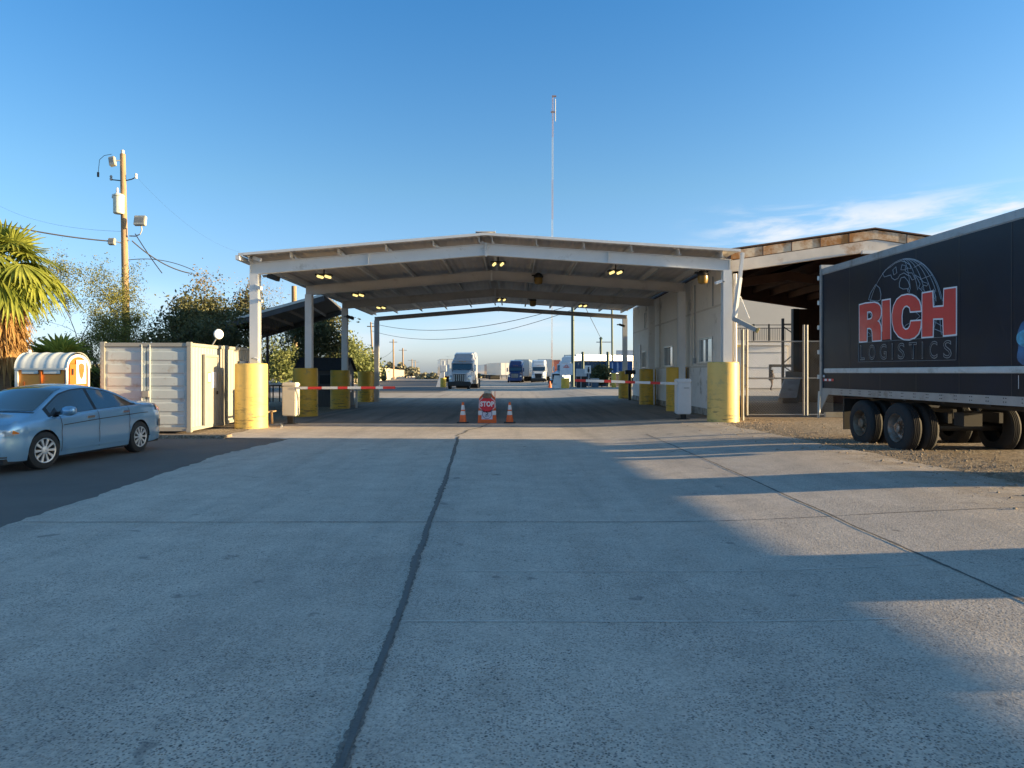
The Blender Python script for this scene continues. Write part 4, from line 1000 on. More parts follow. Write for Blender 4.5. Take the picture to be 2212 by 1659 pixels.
def palm(name, lab, c, ztrunk, nfr, L_, rad, seed, skirt=True, elev=(-35, 80), seg=26):
    t = thing(name, lab, 'palm tree', (c[0], c[1], 0)); rs = random.Random(seed); top = Vector((c[0], c[1], ztrunk))
    if ztrunk > .6:
        q_ = MB(); q_.lathe((c[0], c[1], 0), [(.24, 0), (.19, .6), (.17, ztrunk*.5), (.19, ztrunk)], 14); q_.build('trunk', mat('palm_bark', (.20,.13,.075), .9, var=.35, vs=14, stretch=(1,1,6), bump=.02, bs=10), t, smooth=True)
    q_ = MB()
    for i in range(nfr):
        a = 2*math.pi*(i*.618)+rs.uniform(-.2,.2); e = R(elev[0]+(elev[1]-elev[0])*((i+.5)/nfr)**.85)
        d = Vector((math.cos(a)*math.cos(e), math.sin(a)*math.cos(e), math.sin(e)))
        frond(q_, top+Vector((0,0,rs.uniform(-.1,.15))), d, L_, rad*rs.uniform(.85, 1.1), seed*50+i, seg, droop=rs.uniform(.15, .5)*(1 if e < .9 else .4), pet=.8, fold=rs.uniform(.45, .9))
    if skirt:
        for k_, dv in enumerate(((.95,-.2,-.12), (.9,.3,.05), (.75,-.5,.2), (.6,-.6,-.35))): frond(q_, top, Vector(dv), L_*1.3, rad*1.05, 900+k_, seg, droop=.5, pet=.8, fold=.6)
    q_.build('frond_crown', mfr, t, recalc=False)
    if skirt:
        q_ = MB()
        for i in range(70):
            a = rs.uniform(0, 2*math.pi); z = ztrunk-.1-rs.uniform(0, 1)*1.55; e = R(rs.uniform(-80, -52))
            d = Vector((math.cos(a)*math.cos(e), math.sin(a)*math.cos(e), math.sin(e)))
            frond(q_, Vector((c[0], c[1], z)), d, .6, .75*rs.uniform(.8, 1.25), seed*90+i, 12, droop=.55, width=.55)
        q_.build('dead_frond_skirt', mdry, t, recalc=False)
palm('fan_palm', 'tall fan palm with a shaggy skirt of dead golden fronds at the left edge', ((8-PXC)/FOC*21, 21), 4.45, 26, 1.1, .92, 3, elev=(-30, 88))
palm('fan_palm', 'small stemless fan palm with dark green fronds behind the orange toilet', ((128-PXC)/FOC*25, 25), 1.75, 26, .75, .95, 6, skirt=False, elev=(-10, 85), seg=20)

# ---------------------------------------------------------------- utility poles and wires
def pole(name, lab, pb, pt, d, r0, r1, m_, group=None):
    a, b_ = P(pb[0], pb[1], d), P(pt[0], pt[1], d); a.z = min(a.z, .1); t = thing(name, lab, 'pole', a, group)
    q_ = MB(); q_.cyl(a, b_, r0, r1, n=12); q_.build('shaft', m_, t, smooth=True); return t, a, b_
up_, pa, pb_ = pole('utility_pole', 'weathered wooden utility pole carrying a white transformer, left of the canopy', (276, 860), (265, 333), 34, .19, .12, M['wood'])
def UP(px, py, dy=0): return P(px, py, 34+dy)
q_ = MB(); q_.lathe(UP(265, 333), [(.05, 0), (.09, .05), (.05, .1), (.09, .15), (.03, .2)], 10); q_.build('insulator', M['white'], up_, smooth=True)
trf = MB(); c = UP(256.5, 462, -.28); trf.lathe(c, [(.20, 0), (.235, .04), (.235, .78), (.26, .80), (.26, .84), (.2, .90), (.03, .93)], 20); to = trf.build('transformer', mat('transformer_paint', (.66,.66,.54), .5, var=.08, dirt=(.25,.3,.22), ds=3, dthr=.62), up_, smooth=35)
q_ = MB(); q_.lathe(c+Vector((-.05,-.02,.9)), [(.05,0),(.07,.06),(.04,.1),(.065,.16),(.03,.3)], 8); q_.build('bushing', M['white'], up_)
q_ = MB(); q_.lathe(c+Vector((-.27,0,.72)), [(.04,0),(.06,.05),(.035,.09),(.05,.14),(.02,.2)], 8); q_.build('bushing', M['white'], up_)
q_ = MB(); q_.tube([UP(240, 388), UP(250, 389), UP(268, 391), UP(285, 387), UP(293, 383)], .025, 6); q_.build('crossarm', M['dark'], up_)
for px, py in ((240, 384), (294, 380)):
    q_ = MB(); q_.lathe(UP(px, py), [(.05,-.12),(.07,-.05),(.04,0),(.07,.05),(.03,.12)], 8); q_.build('insulator', M['greyp'] if px < 260 else M['white'], up_)
def lamp_on_pole(px, py, w_, h_, lab, rot, arm):
    c = P(px, py, 33.8); t = thing('floodlight', lab, 'floodlight', c, 'floodlights on the utility pole')
    q_ = MB(); mm = Matrix.Rotation(rot, 3, 'Y') @ Matrix.Rotation(R(-12), 3, 'X'); q_.box((0,0,0), (w_, .2, h_), M=mm); q_.build('housing', mat('floodlight_body', (.45,.43,.36), .5, .2), t, local=True, bevel=.02)
    q_ = MB(); q_.box(mm @ Vector((0,-.105,.01)), (w_*.78, .012, h_*.5), M=mm); q_.build('lens', glassy('flood_lens', (.25,.24,.2), .15), t, local=True)
    q_ = MB(); q_.tube([Vector(v) for v in arm], .03, 6); q_.build('bracket', M['greyp'], t, local=True, smooth=True)
lamp_on_pole(303, 477, .52, .46, 'square floodlight on a curved arm, right side of the utility pole', 0, [(.0,.1,-.2), (.02,.1,-.42), (-.06,.1,-.60), (-.30,.15,-.68), (-.60,.2,-.66)])
lamp_on_pole(243, 349, .27, .44, 'tilted floodlight near the top of the utility pole', R(-14), [(.1,.05,.05),(.3,.1,.08),(.45,.2,-.05)])
lamp_on_pole(242, 522, .30, .30, 'small boxy floodlight low on the left side of the utility pole', 0, [(.2,.05,0),(.4,.1,-.05),(.55,.15,.12),(.7,.2,.1)])
def wire(lab, a, b_, sag, r=.018, n_=24, name='power_line', group='wires'):
    q_ = MB(); pts = [a.lerp(b_, i/n_)-Vector((0,0,sag*4*(i/n_)*(1-i/n_))) for i in range(n_+1)]; q_.tube(pts, r, 5)
    tag(q_.build(name, M['black'], recalc=False), lab, 'wire', group)
wire('thick black service cable running left from the utility pole past the palm', P(-60, 470, 27), UP(240, 521), .12, .032)
wire('faint wire running down from the upper left corner to the utility pole', P(-10, 440, 60), UP(268, 500), .5, .006)
wire('black cable dropping from the pole to the right behind the dense tree', UP(285, 520), P(410, 590, 36), .25, .028)
wire('second black cable from the floodlight arm down behind the dense tree', UP(292, 505), P(350, 590, 36), .05, .022)
wire('loose lower cable from the utility pole toward the dense tree', UP(275, 562), P(420, 585, 36), -.25, .018)
wire('faint long wire from the pole top down to the canopy roof corner', UP(293, 380), P(520, 545, 45), .6, .0028)
q_ = MB(); q_.tube([UP(241, 333), UP(225, 336), UP(215, 345), UP(213, 365), UP(212, 378)], .012, 5); q_.cyl(UP(212, 372), UP(212, 382), .05, n=8)
tag(q_.build('loose_wire', M['dark']), 'thin loose wire looping out left from the pole top floodlight', 'wire')

pole('utility_pole', 'pale wooden pole top seen between the canopy roof and the sloping carport', (638, 850), (635, 618), 52, .22, .17, M['wood'])
# ---------------------------------------------------------------- shipping containers
mct = mat('container_paint_sun_darkened', (.33,.32,.28), .55, var=.08, vs=1.5, dirt=(.33,.28,.22), ds=2.4, dthr=.62)  # white paint darkened so its sunlit sides do not burn out
mctf = mat('container_paint_shaded_end', (.50,.54,.52), .55, var=.08, vs=1.5, dirt=(.33,.28,.22), ds=2.4, dthr=.62)  # same paint kept lighter for the shaded door end
def container(lab, c0, W_, L_, H_, rz, door=True):
    """c0 = near right bottom corner, runs away along +Y then turned by rz"""
    t = thing('shipping_container', lab, 'container', c0, None, rz)
    w_, l_, h_ = W_, L_, H_; B = lambda a, b_: MB().bbox(a, b_)
    q_ = MB()
    # corner posts and rails
    for x in (-w_, -.12):
        for y in (0, l_-.12): q_.bbox((x, y, 0), (x+.12, y+.12, h_))
    for x in (-w_, -.08):
        for z in (.03, h_-.10): q_.bbox((x+.004, .12, z), (x+.08, l_-.12, z+.09))
    for y in (.004, l_-.084):
        for z in (.03, h_-.12): q_.bbox((-w_+.12, y, z), (-.12, y+.08, z+.11))
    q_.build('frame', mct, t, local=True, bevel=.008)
    for x in (-w_-.01, -.14):
        for y in (-.01, l_-.13):
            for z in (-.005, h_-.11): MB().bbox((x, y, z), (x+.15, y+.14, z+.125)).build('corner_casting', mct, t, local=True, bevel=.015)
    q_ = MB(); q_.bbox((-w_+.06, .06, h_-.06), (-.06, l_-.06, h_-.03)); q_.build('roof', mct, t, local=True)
    # corrugated sides
    for x, s_, nm in ((-.035, 1, 'side_wall'), (-w_+.035, -1, 'side_wall')):
        q_ = MB(); y = .12; k = 0; ys = [.12]; xs = [0]
        while y < l_-.14: 
            y += (.07, .045)[k % 2]; k += 1; ys.append(min(y, l_-.12)); xs.append((0, -.03)[(k//2) % 2])
        for i in range(len(ys)): q_.v += [Vector((x+s_*xs[i], ys[i], .12)), Vector((x+s_*xs[i], ys[i], h_-.1))]
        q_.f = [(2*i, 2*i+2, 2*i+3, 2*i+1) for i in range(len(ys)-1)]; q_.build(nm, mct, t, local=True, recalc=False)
    # near end
    if door:
        for a, b_ in ((-w_+.13, -w_/2-.01), (-w_/2+.01, -.13)):
            q_ = MB(); q_.bbox((a, .05, .14), (b_, .08, h_-.13)); 
            for i in range(6): 
                z0 = .20+i*(h_-.36)/6; z1 = z0+(h_-.36)/6-.075
                q_.add([(a+.05, .049, z0), (b_-.05, .049, z0), (b_-.05, .049, z1), (a+.05, .049, z1), (a+.08, .030, z0+.035), (b_-.08, .030, z0+.035), (b_-.08, .030, z1-.035), (a+.08, .030, z1-.035)],
                       [(4,5,6,7),(0,1,5,4),(1,2,6,5),(2,3,7,6),(3,0,4,7)])
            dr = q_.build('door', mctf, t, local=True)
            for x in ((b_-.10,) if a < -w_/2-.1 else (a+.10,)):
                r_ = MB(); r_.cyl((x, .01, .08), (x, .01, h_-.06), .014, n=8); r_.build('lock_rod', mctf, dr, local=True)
        q_ = MB(); q_.bbox((-w_/2-.09, -.05, .98), (-w_/2+.10, .0, 1.16)); q_.build('lock_box', mct, t, local=True, bevel=.01)
        rs = random.Random(4); 
        for i in range(10):
            z = h_-.35-i*.13; q_ = MB(); q_.bbox((-w_+.035, -.006, z), (-w_+.035+.05*rs.uniform(.6, 1), -.001, z+.07)); q_.build('code_mark', M['greyp'], t, local=True)
    else:
        q_ = MB(); q_.bbox((-w_+.12, .03, .1), (-.12, .06, h_-.1)); q_.build('end_wall', mct, t, local=True)
    return t
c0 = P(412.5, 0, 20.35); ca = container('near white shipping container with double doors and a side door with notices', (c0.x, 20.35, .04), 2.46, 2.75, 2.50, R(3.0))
# side door of the near container, in its own frame (x right)
MB().bbox((-.02, 1.05, .12), (.012, 2.05, 2.12)).build('side_door', mct, ca, local=True, bevel=.006)
q_ = MB()
for y0, y1, z0, z1 in ((.98, 1.05, .1, 2.2), (2.05, 2.12, .1, 2.2), (1.05, 2.05, 2.13, 2.2)): q_.bbox((-.02, y0, z0), (.03, y1, z1))
q_.build('door_frame', mct, ca, local=True)
for z in (.45, 1.0, 1.8): MB().bbox((.013, 1.04, z), (.04, 1.10, z+.1)).build('hinge', M['greyp'], ca, local=True)
MB().bbox((.013, 1.25, 1.35), (.018, 1.5, 1.68)).build('notice', M['yellow2'], ca, local=True)
MB().bbox((.0182, 1.28, 1.39), (.021, 1.47, 1.64)).build('notice', M['refw'], ca, local=True)
MB().bbox((.013, 1.58, 1.2), (.018, 1.95, 1.68)).build('notice', M['refw'], ca, local=True)
MB().bbox((.02, 1.96, 1.0), (.06, 2.02, 1.1)).build('door_handle', M['dark'], ca, local=True)
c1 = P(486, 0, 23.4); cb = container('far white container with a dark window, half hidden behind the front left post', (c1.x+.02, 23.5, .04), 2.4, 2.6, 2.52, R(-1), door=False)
MB().bbox((.0, 1.0, 1.15), (.03, 1.75, 2.05)).build('window', M['glass'], cb, local=True)
dl = thing('round_light', 'round white lamp on a short stalk on top of the near container', 'lamp', P(460, 742, 22))
q_ = MB(); q_.lathe(P(472, 722, 22), [(.02,-.06),(.12,-.05),(.155,0),(.14,.04),(.08,.07),(.01,.075)], 20, axis=(.75,-.65,.05)); q_.build('lamp_head', mat('lamp_white', (.8,.8,.78), .4, var=0), dl, smooth=True)
q_ = MB(); q_.cyl(P(459, 745, 22), P(468, 730, 22), .02, n=8); q_.build('stalk', M['galv'], dl)

# ---------------------------------------------------------------- orange portable toilet
pt = thing('portable_toilet', 'orange portable toilet with a white arched roof behind the blue car', 'toilet', ((142.5-PXC)/FOC*19.1, 19.1, .02), None, 0)
mor = mat('toilet_orange_sun_darkened', (.48,.125,.016), .5, var=.06, vs=3, dirt=(.55,.15,.03), ds=3, dthr=.66); mrf = mat('toilet_roof_white', (.68,.70,.66), .45, var=.05)  # orange darkened on the sunlit end so the sun does not bleach it
W_, D_, Hs = 1.31, 1.02, 1.80
mor3 = mat('toilet_orange_shade_lifted', (.95,.34,.045), .5, var=.06, vs=3)  # same orange brightened for the side lying in shade
q_ = MB(); q_.bbox((-W_+.05, .03, .12), (-.05, D_-.03, Hs)); q_.build('cabin', mor3, pt, local=True, bevel=.01)
# arched end panels (front with the door faces right)
for x0, x1 in ((-.05, -.01), (-W_+.01, -W_+.05)):
    q_ = MB(); prof = [(0, .1), (D_, .1), (D_, Hs)]+[(D_/2+D_/2*math.cos(R(a)), Hs+.36*math.sin(R(a))) for a in range(10, 180, 10)]+[(0, Hs)]
    q_.prism([(x0, y, z) for y, z in prof], (x1-x0, 0, 0)); q_.build('end_panel', mor, pt, local=True)
q_ = MB(); prof = [(D_/2+(D_/2+.03)*math.cos(R(a)), Hs+.40*math.sin(R(a))) for a in range(0, 181, 10)]
n_ = 40
for i in range(n_+1):
    x = -W_-.02+(W_+.07)*i/n_; r_ = 1+.045*max(0, math.cos(2*math.pi*i/n_*4-math.pi))**.7 if 0 < i < n_ else 1.05
    for y, z in prof: q_.v.append(Vector((x, D_/2+(y-D_/2)*(1+.3*(r_-1)), Hs+(z-Hs)*r_*1.02+.0)))
m_ = len(prof); q_.f = [(i*m_+j, i*m_+j+1, (i+1)*m_+j+1, (i+1)*m_+j) for i in range(n_) for j in range(m_-1)]
q_.build('roof', mrf, pt, local=True, smooth=50, recalc=False)
q_ = MB(); q_.bbox((-W_-.03, -.03, Hs-.05), (.02, .03, Hs+.02)); q_.build('eave', mrf, pt, local=True, bevel=.01)
# white arched door surround
q_ = MB(); pr = [(D_/2+(D_/2+.015)*math.cos(R(a)), Hs+.37*math.sin(R(a))) for a in range(0, 181, 10)]; pi_ = [(D_/2+(D_/2-.07)*math.cos(R(a)), Hs+.30*math.sin(R(a))) for a in range(0, 181, 10)]
for x in (0, .03):
    for y, z in pr+pi_: q_.v.append(Vector((x-.005, y, z)))
m_ = len(pr)
for j in range(m_-1): q_.f += [(j, j+1, m_+j+1, m_+j), (2*m_+j, 2*m_+j+1, 3*m_+j+1, 3*m_+j), (j, j+1, 2*m_+j+1, 2*m_+j), (m_+j, m_+j+1, 3*m_+j+1, 3*m_+j)]
q_.build('arch_trim', mrf, pt, local=True)
q_ = MB(); q_.bbox((-.005, -.015, .1), (.025, .06, Hs)); q_.build('corner_post', mrf, pt, local=True)
q_ = MB(); q_.bbox((-.005, D_-.06, .1), (.025, D_+.015, Hs)); q_.build('corner_post', mrf, pt, local=True)
q_ = MB(); q_.bbox((-W_-.02, -.015, .1), (-W_+.06, .06, Hs)); q_.build('corner_post', mrf, pt, local=True)
q_ = MB(); q_.bbox((.0, .12, .15), (.02, D_-.12, Hs+.12)); q_.build('door', mor, pt, local=True, bevel=.02)
q_ = MB(); q_.bbox((.021, .42, 1.38), (.026, .86, 2.02)); q_.build('notice', M['refw'], pt, local=True, bevel=.002)
q_ = MB(); q_.prism([(.0265, .64+.13*a, 1.72+.2*b_) for a, b_ in ((-1,.8),(-.5,1),(.0,1.08),(.5,1),(1,.8),(.95,0),(.6,-.7),(0,-1.15),(-.6,-.7),(-.95,0))], (.003,0,0)); q_.build('shield_emblem', mat('emblem_brown', (.32,.12,.04), .5), pt, local=True)
q_ = MB(); q_.prism([(.030, .64+.06*a, 1.72+.1*b_) for a, b_ in ((-1,.6),(0,1.1),(1,.6),(.6,-.7),(0,-1.1),(-.6,-.7))], (.003,0,0)); q_.build('shield_emblem', mor, pt, local=True)
q_ = MB(); q_.bbox((.021, .2, 1.62), (.05, .26, 1.78)); q_.build('door_latch', M['dark'], pt, local=True)
for a, b_ in ((-W_+.14, -.72), (-.60, -.14)):
    q_ = MB(); q_.bbox((a, .0, Hs-.16), (b_, .028, Hs-.03)); q_.build('vent', mrf, pt, local=True, bevel=.02)
q_ = MB(); q_.bbox((-.69, -.01, 1.4), (-.63, .03, Hs-.02)); q_.build('rib', mor, pt, local=True, bevel=.01)
q_ = MB(); q_.bbox((-W_+.18, .0, .4), (-W_+.22, .03, 1.45)); q_.build('rib', mor, pt, local=True, bevel=.01)
q_ = MB(); q_.cyl((-W_+.1, .4, Hs+.2), (-W_+.1, .4, Hs+.48), .04, n=10); q_.build('vent_pipe', mrf, pt, local=True)

# ---------------------------------------------------------------- grey shed behind the posts
sh = thing('guard_shed', 'small dark grey shed with a gabled roof behind the left row of posts', 'shed', (-9.4, 37.4, 0))
mshed = mat('shed_wall', (.115,.11,.105), .8, var=.12, vs=2, stretch=(6,6,1)); mshr = mat('shed_shingles', (.055,.058,.065), .9, var=.3, vs=14)
x0, x1, y0, y1 = -10.75, -8.3, 36.4, 38.4; ze, zr = 1.9, 2.47
MB().bbox((x0, y0, .0), (x1, y1, ze)).build('wall', mshed, sh)
q_ = MB(); q_.prism([(x0, y0, ze), (x0, y1, ze), (x0, (y0+y1)/2, zr-.05)], (x1-x0, 0, 0)); q_.build('gable', mshed, sh)
for s_ in (-1, 1):
    q_ = MB(); ym = (y0+y1)/2; ye = ym+s_*1.15; q_.add([(x0-.12, ym, zr), (x1+.12, ym, zr), (x1+.12, ye, ze-.05), (x0-.12, ye, ze-.05), (x0-.12, ym, zr-.06), (x1+.12, ym, zr-.06), (x1+.12, ye, ze-.11), (x0-.12, ye, ze-.11)], [(0,1,2,3),(7,6,5,4),(0,4,5,1),(1,5,6,2),(2,6,7,3),(3,7,4,0)]); q_.build('roof', mshr, sh)
MB().bbox((-9.55, y0-.03, 1.15), (-9.05, y0-.002, 1.58)).build('window', M['black'], sh)
MB().bbox((x1+.002, y0+.5, .7), (x1+.03, y0+1.3, 1.6)).build('window', M['glass'], sh)
# side carport with the sloping roof
cp = thing('side_carport', 'dark single-slope carport roof beyond the left posts, dropping to the left', 'carport', (-11, 36, 0))
mcp = mat('carport_underside', (.085,.08,.08), .7, var=.2, vs=1.5)
a, b_ = P(700, 638, 33), P(478, 699, 33); c, d_ = P(738, 669, 40), P(566, 720, 40)
q_ = MB(); up2 = Vector((0,0,.10)); q_.add([a, b_, d_, c, a+up2, b_+up2, d_+up2, c+up2], [(0,1,2,3),(7,6,5,4),(0,4,5,1),(1,5,6,2),(2,6,7,3),(3,7,4,0)]); q_.build('roof', mcp, cp)
q_ = MB(); q_.bar(a-Vector((0,0,.14)), b_-Vector((0,0,.14)), .12, .24); q_.build('beam', mcp, cp)
q_ = MB(); q_.bar(a+Vector((0,-.08,.02)), b_+Vector((0,-.08,.02)), .03, .10); q_.build('edge_trim', M['galv'], cp)
q_ = MB(); q_.bar(c-Vector((0,0,.14)), d_-Vector((0,0,.14)), .12, .26); q_.build('beam', mcp, cp)
for k in range(1, 5):
    t_ = k/5; q_ = MB(); q_.bar(a.lerp(b_, t_)-Vector((0,0,.08)), c.lerp(d_, t_)-Vector((0,0,.08)), .06, .14); q_.build('purlin', mcp, cp)
for v in (b_, d_, ): q_ = MB(); q_.cyl((v.x+.3, v.y, 0), (v.x+.3, v.y, v.z-.1), .07, n=8); q_.build('post', mcp, cp)
# table and chair-like clutter behind the front left guard
tb = thing('work_table', 'dark folding table with papers behind the front left yellow guard', 'table', P(597, 868, 33))
q_ = MB(); q_.box(P(597, 833, 33)+Vector((0,0,0)), (.75, .7, .05)); q_.build('tabletop', M['dark'], tb)
q_ = MB(); q_.box(P(597, 829, 33), (.55, .4, .09)); q_.build('papers', M['cream'], tb)
for px in (583, 590, 604, 611): q_ = MB(); q_.bar(P(px, 834, 33), P(px, 868, 33), .045, .045); q_.build('leg', M['dark'], tb)
bn = thing('bench', 'low wooden bench end behind the front left yellow guard', 'bench', P(586, 910, 23.5))
q_ = MB(); q_.box(P(582, 889, 23.6), (.2, .9, .04)); q_.build('seat', M['wood'], bn)
for px in (577, 587): q_ = MB(); q_.bar(P(px, 890, 23.3), P(px+1, 915, 23.3), .04, .05); q_.build('leg', M['wood'], bn)
q_ = MB(); q_.tube([(-7.45, 23.6, .05), (-7.2, 22.9, .04), (-7.1, 22.5, .03)], .03, 6); tag(q_.build('conduit_pipe', M['galv']), 'short pale pipe lying on the ground by the front left guard', 'pipe')
# ---------------------------------------------------------------- the blue sedan
def smooth_interp(tab, k=.07):
    xs = np.array([a for a, _ in tab]); ys = np.array([b for _, b in tab])
    def f(x):
        q_ = np.linspace(-2, 2, 9)*k; w_ = np.exp(-(q_/k)**2); return float((np.interp(x+q_, xs, ys)*w_).sum()/w_.sum())
    return f
ztop = smooth_interp([(-2.45,.93),(-2.38,1.00),(-2.25,1.065),(-1.9,1.085),(-1.55,1.095),(-1.36,1.13),(-.95,1.32),(-.6,1.42),(-.2,1.468),(.1,1.475),(.4,1.455),(.7,1.385),(1.05,1.22),(1.45,1.03),(1.6,.985),(1.95,.92),(2.2,.84),(2.33,.74),(2.42,.60)], .06)
wid = smooth_interp([(-2.45,.60),(-2.40,.72),(-2.28,.81),(-2.0,.87),(-1.5,.905),(0,.915),(1.4,.91),(1.9,.88),(2.12,.81),(2.28,.68),(2.38,.48),(2.43,.30)], .05)
belt0 = smooth_interp([(-2.45,.9),(-1.9,1.01),(-1.4,1.01),(0,.965),(1.2,.905),(2.0,.86),(2.4,.6)], .05)
def belt(x): return min(belt0(x), ztop(x)-.035)
AX, RA, RW = (1.39, -1.39), .365, .33
def zbot(x):
    z = .20+.03*max(0, abs(x)-1.9)*2
    for a in AX:
        if abs(x-a) < RA: z = max(z, RW+math.sqrt(RA*RA-(x-a)**2))
    return z
def wroof(x):
    g_ = max(0, min(1, (ztop(x)-belt(x)-.03)/.42)); return (wid(x)-.11)*(1-g_)+.575*g_
def side_y(x, z):
    w_ = wid(x); b_ = belt(x)
    pts = [(.15, w_-.05), (.30, w_-.015), (.48, w_), (.62, w_-.012), (.72, w_+.003), (b_-.03, w_-.035), (b_, w_-.065), (ztop(x)-.055, wroof(x))]
    pts.sort(); return float(np.interp(z, [p[0] for p in pts], [p[1] for p in pts]))
def top_z(x, y):
    wr = wroof(x); return ztop(x)-.055*min(1.2, (abs(y)/wr))**2.4
car = thing('parked_sedan', 'light blue four-door sedan parked on the dark asphalt at the left edge', 'car', (0,0,0))
mpaint = mat('pale_blue_car_paint', (.20,.37,.54), .30, .45, var=0, coat=.9)
mchr = mat('chrome', (.7,.7,.7), .15, 1, var=0); mtrim = mat('car_black_trim', (.012,.012,.014), .4, var=0)
xs = sorted(set([round(-2.43+4.85*i/110, 4) for i in range(111)]+[a+s_*RA*math.cos(R(t_)) for a in AX for s_ in (-1, 1) for t_ in range(2, 90, 8)]+[a+s_*(RA+.002) for a in AX for s_ in (-1, 1)]))
bd_ = MB(); rows = 0
for x in xs:
    zb = zbot(x); b_ = belt(x); zt = ztop(x); wr = wroof(x); zs = []
    for f in (0, .18, .36, .52, .66, .78, .88, .95, 1): zs.append(zb+(b_-zb)*f)
    half = [(side_y(x, z), z) for z in zs]
    for f in (.25, .5, .75, 1): z = b_+(zt-.055-b_)*f; half.append((side_y(x, z), z))
    for f in (.93, .85, .7, .5, .25): half.append((wr*f, top_z(x, wr*f)))
    full = [(y, z) for y, z in half]+[(0, top_z(x, 0))]+[(-y, z) for y, z in reversed(half)]
    rows = len(full)
    for y, z in full: bd_.v.append(Vector((x, y, z)))
for i in range(len(xs)-1):
    for j in range(rows-1): bd_.f.append((i*rows+j, i*rows+j+1, (i+1)*rows+j+1, (i+1)*rows+j))
bd_.f.append(tuple(range(rows))); bd_.f.append(tuple((len(xs)-1)*rows+j for j in range(rows)))
bd_.build('body', mpaint, car, local=True, smooth=38)
MB().bbox((-2.25, -.78, .17), (2.2, .78, .26)).build('underbody', M['black'], car, local=True)
for a in AX:
    for s_ in (1, -1):
        q_ = MB(); n_ = 20
        for i in range(n_+1):
            t_ = math.pi*i/n_-.0; 
            for y in (.50, .89): q_.v.append(Vector((a+(RA-.004)*math.cos(t_), s_*y, RW+(RA-.004)*math.sin(t_))))
        q_.f = [(2*i, 2*i+1, 2*i+3, 2*i+2) for i in range(n_)]; q_.add([(a-RA, s_*.5, .15), (a+RA, s_*.5, .15), (a+RA, s_*.5, .75), (a-RA, s_*.5, .75)], [(0,1,2,3)])
        q_.build('wheel_well', M['black'], car, local=True, recalc=False)
def spanel(name, m_, x0, x1, zb_, zt_, off_=.004, nx=26, nz=5, sides=(1,), parent=car):
    for s_ in sides:
        q_ = MB()
        for i in range(nx+1):
            x = x0+(x1-x0)*i/nx; a, c_ = zb_(x), zt_(x)
            for j in range(nz+1):
                z = a+(c_-a)*j/nz; q_.v.append(Vector((x, s_*(side_y(x, z)+off_), z)))
        m__ = nz+1; q_.f = [(i*m__+j, (i+1)*m__+j, (i+1)*m__+j+1, i*m__+j+1) for i in range(nx) for j in range(nz)]
        o = q_.build(name, m_, parent, local=True, smooth=60, recalc=False)
    return o
mcg = mat('car_glass', (.012,.018,.022), .02, var=0, spec=1, coat=1)
wt = lambda x: max(belt(x)+.022, min(ztop(x)-.105-.06*ss(-.6, -1.3, x)*1, 1.385))
wb = lambda x: belt(x)+.015
for s_ in (1, -1):
    spanel('side_window', mcg, .03, 1.16, wb, wt, sides=(s_,)); spanel('side_window', mcg, -1.27, -.06, wb, wt, sides=(s_,))
    spanel('window_trim', mtrim, -1.33, 1.25, lambda x: belt(x)-.004, lambda x: wt(x)+.022, .002, 40, sides=(s_,))
    spanel('chrome_strip', mchr, -1.52, 1.2, lambda x: belt(x)-.012, lambda x: belt(x)+.006, .008, 30, 1, sides=(s_,))
    spanel('crease_line', mtrim, -1.7, .95, lambda x: belt(x)-.180, lambda x: belt(x)-.166, .008, 40, 1, sides=(s_,))
    for x0 in (.98, -.05, -1.02): spanel('door_gap', mtrim, x0, x0+.013, lambda x: .27, lambda x: belt(x)-.01, .008, 1, 12, sides=(s_,))
    spanel('sill_strip', mpaint, -.95, .9, lambda x: .30, lambda x: .35, .015, 20, 2, sides=(s_,))  # raised strip above the sill, same body paint
    spanel('sill', mtrim, -1.02, 1.02, lambda x: .165, lambda x: .205, -.02, 20, 1, sides=(s_,))
    for x0 in (.22, -.88):
        q_ = MB(); z = belt(x0)-.10; y = s_*(side_y(x0, z)+.025); q_.bbox((x0-.11, y-.018, z-.018), (x0+.11, y+.018, z+.018)); q_.build('door_handle', mchr, car, local=True, bevel=.006)
    spanel('tail_light', mat('tail_red', (.75,.02,.02), .2, var=0, coat=1), -2.41, -2.05, lambda x: .84+.1*(x+2.4), lambda x: .98+.12*(x+2.4), .02, sides=(s_,))
    spanel('rear_reflector', mat('bumper_grey', (.10,.11,.12), .4), -2.38, -2.14, lambda x: .50, lambda x: .66, .015, sides=(s_,))
    hl = spanel('headlight', mat('headlight_lens', (.55,.58,.60), .1, .3, var=.2, vs=18, coat=1), 2.02, 2.38, lambda x: .63+.02*(2.4-x), lambda x: .70+.12*min(1, (x-2.0)*2.2)-.28*max(0, x-2.22), .018, sides=(s_,))
    spanel('marker_lens', mat('amber', (.70,.20,.03), .2, var=0, coat=1), 1.96, 2.07, lambda x: .665, lambda x: .675+.7*(x-1.96)*.8, .019, 8, sides=(s_,))
    # mirror
    q_ = MB(); q_.lathe((1.02, s_*1.06, 1.0), [(.02,-.13),(.07,-.11),(.088,-.04),(.088,.05),(.07,.11),(.02,.125)], 16, axis=(0, s_, .05)); mr_ = q_.build('wing_mirror', mpaint, car, local=True, smooth=60)
    q_ = MB(); q_.bar((1.02, s_*.84, .955), (1.02, s_*.98, .985), .10, .05); q_.build('mirror_stalk', mtrim, car, local=True)
    q_ = MB(); q_.prism([(1.22, s_*(side_y(1.2,.93)+.004), .93), (.98, s_*(side_y(1.0,.93)+.006), .93), (.98, s_*(side_y(1.,1.05)+.006), 1.06)], (0, s_*.006, 0)); q_.build('mirror_base', mtrim, car, local=True)
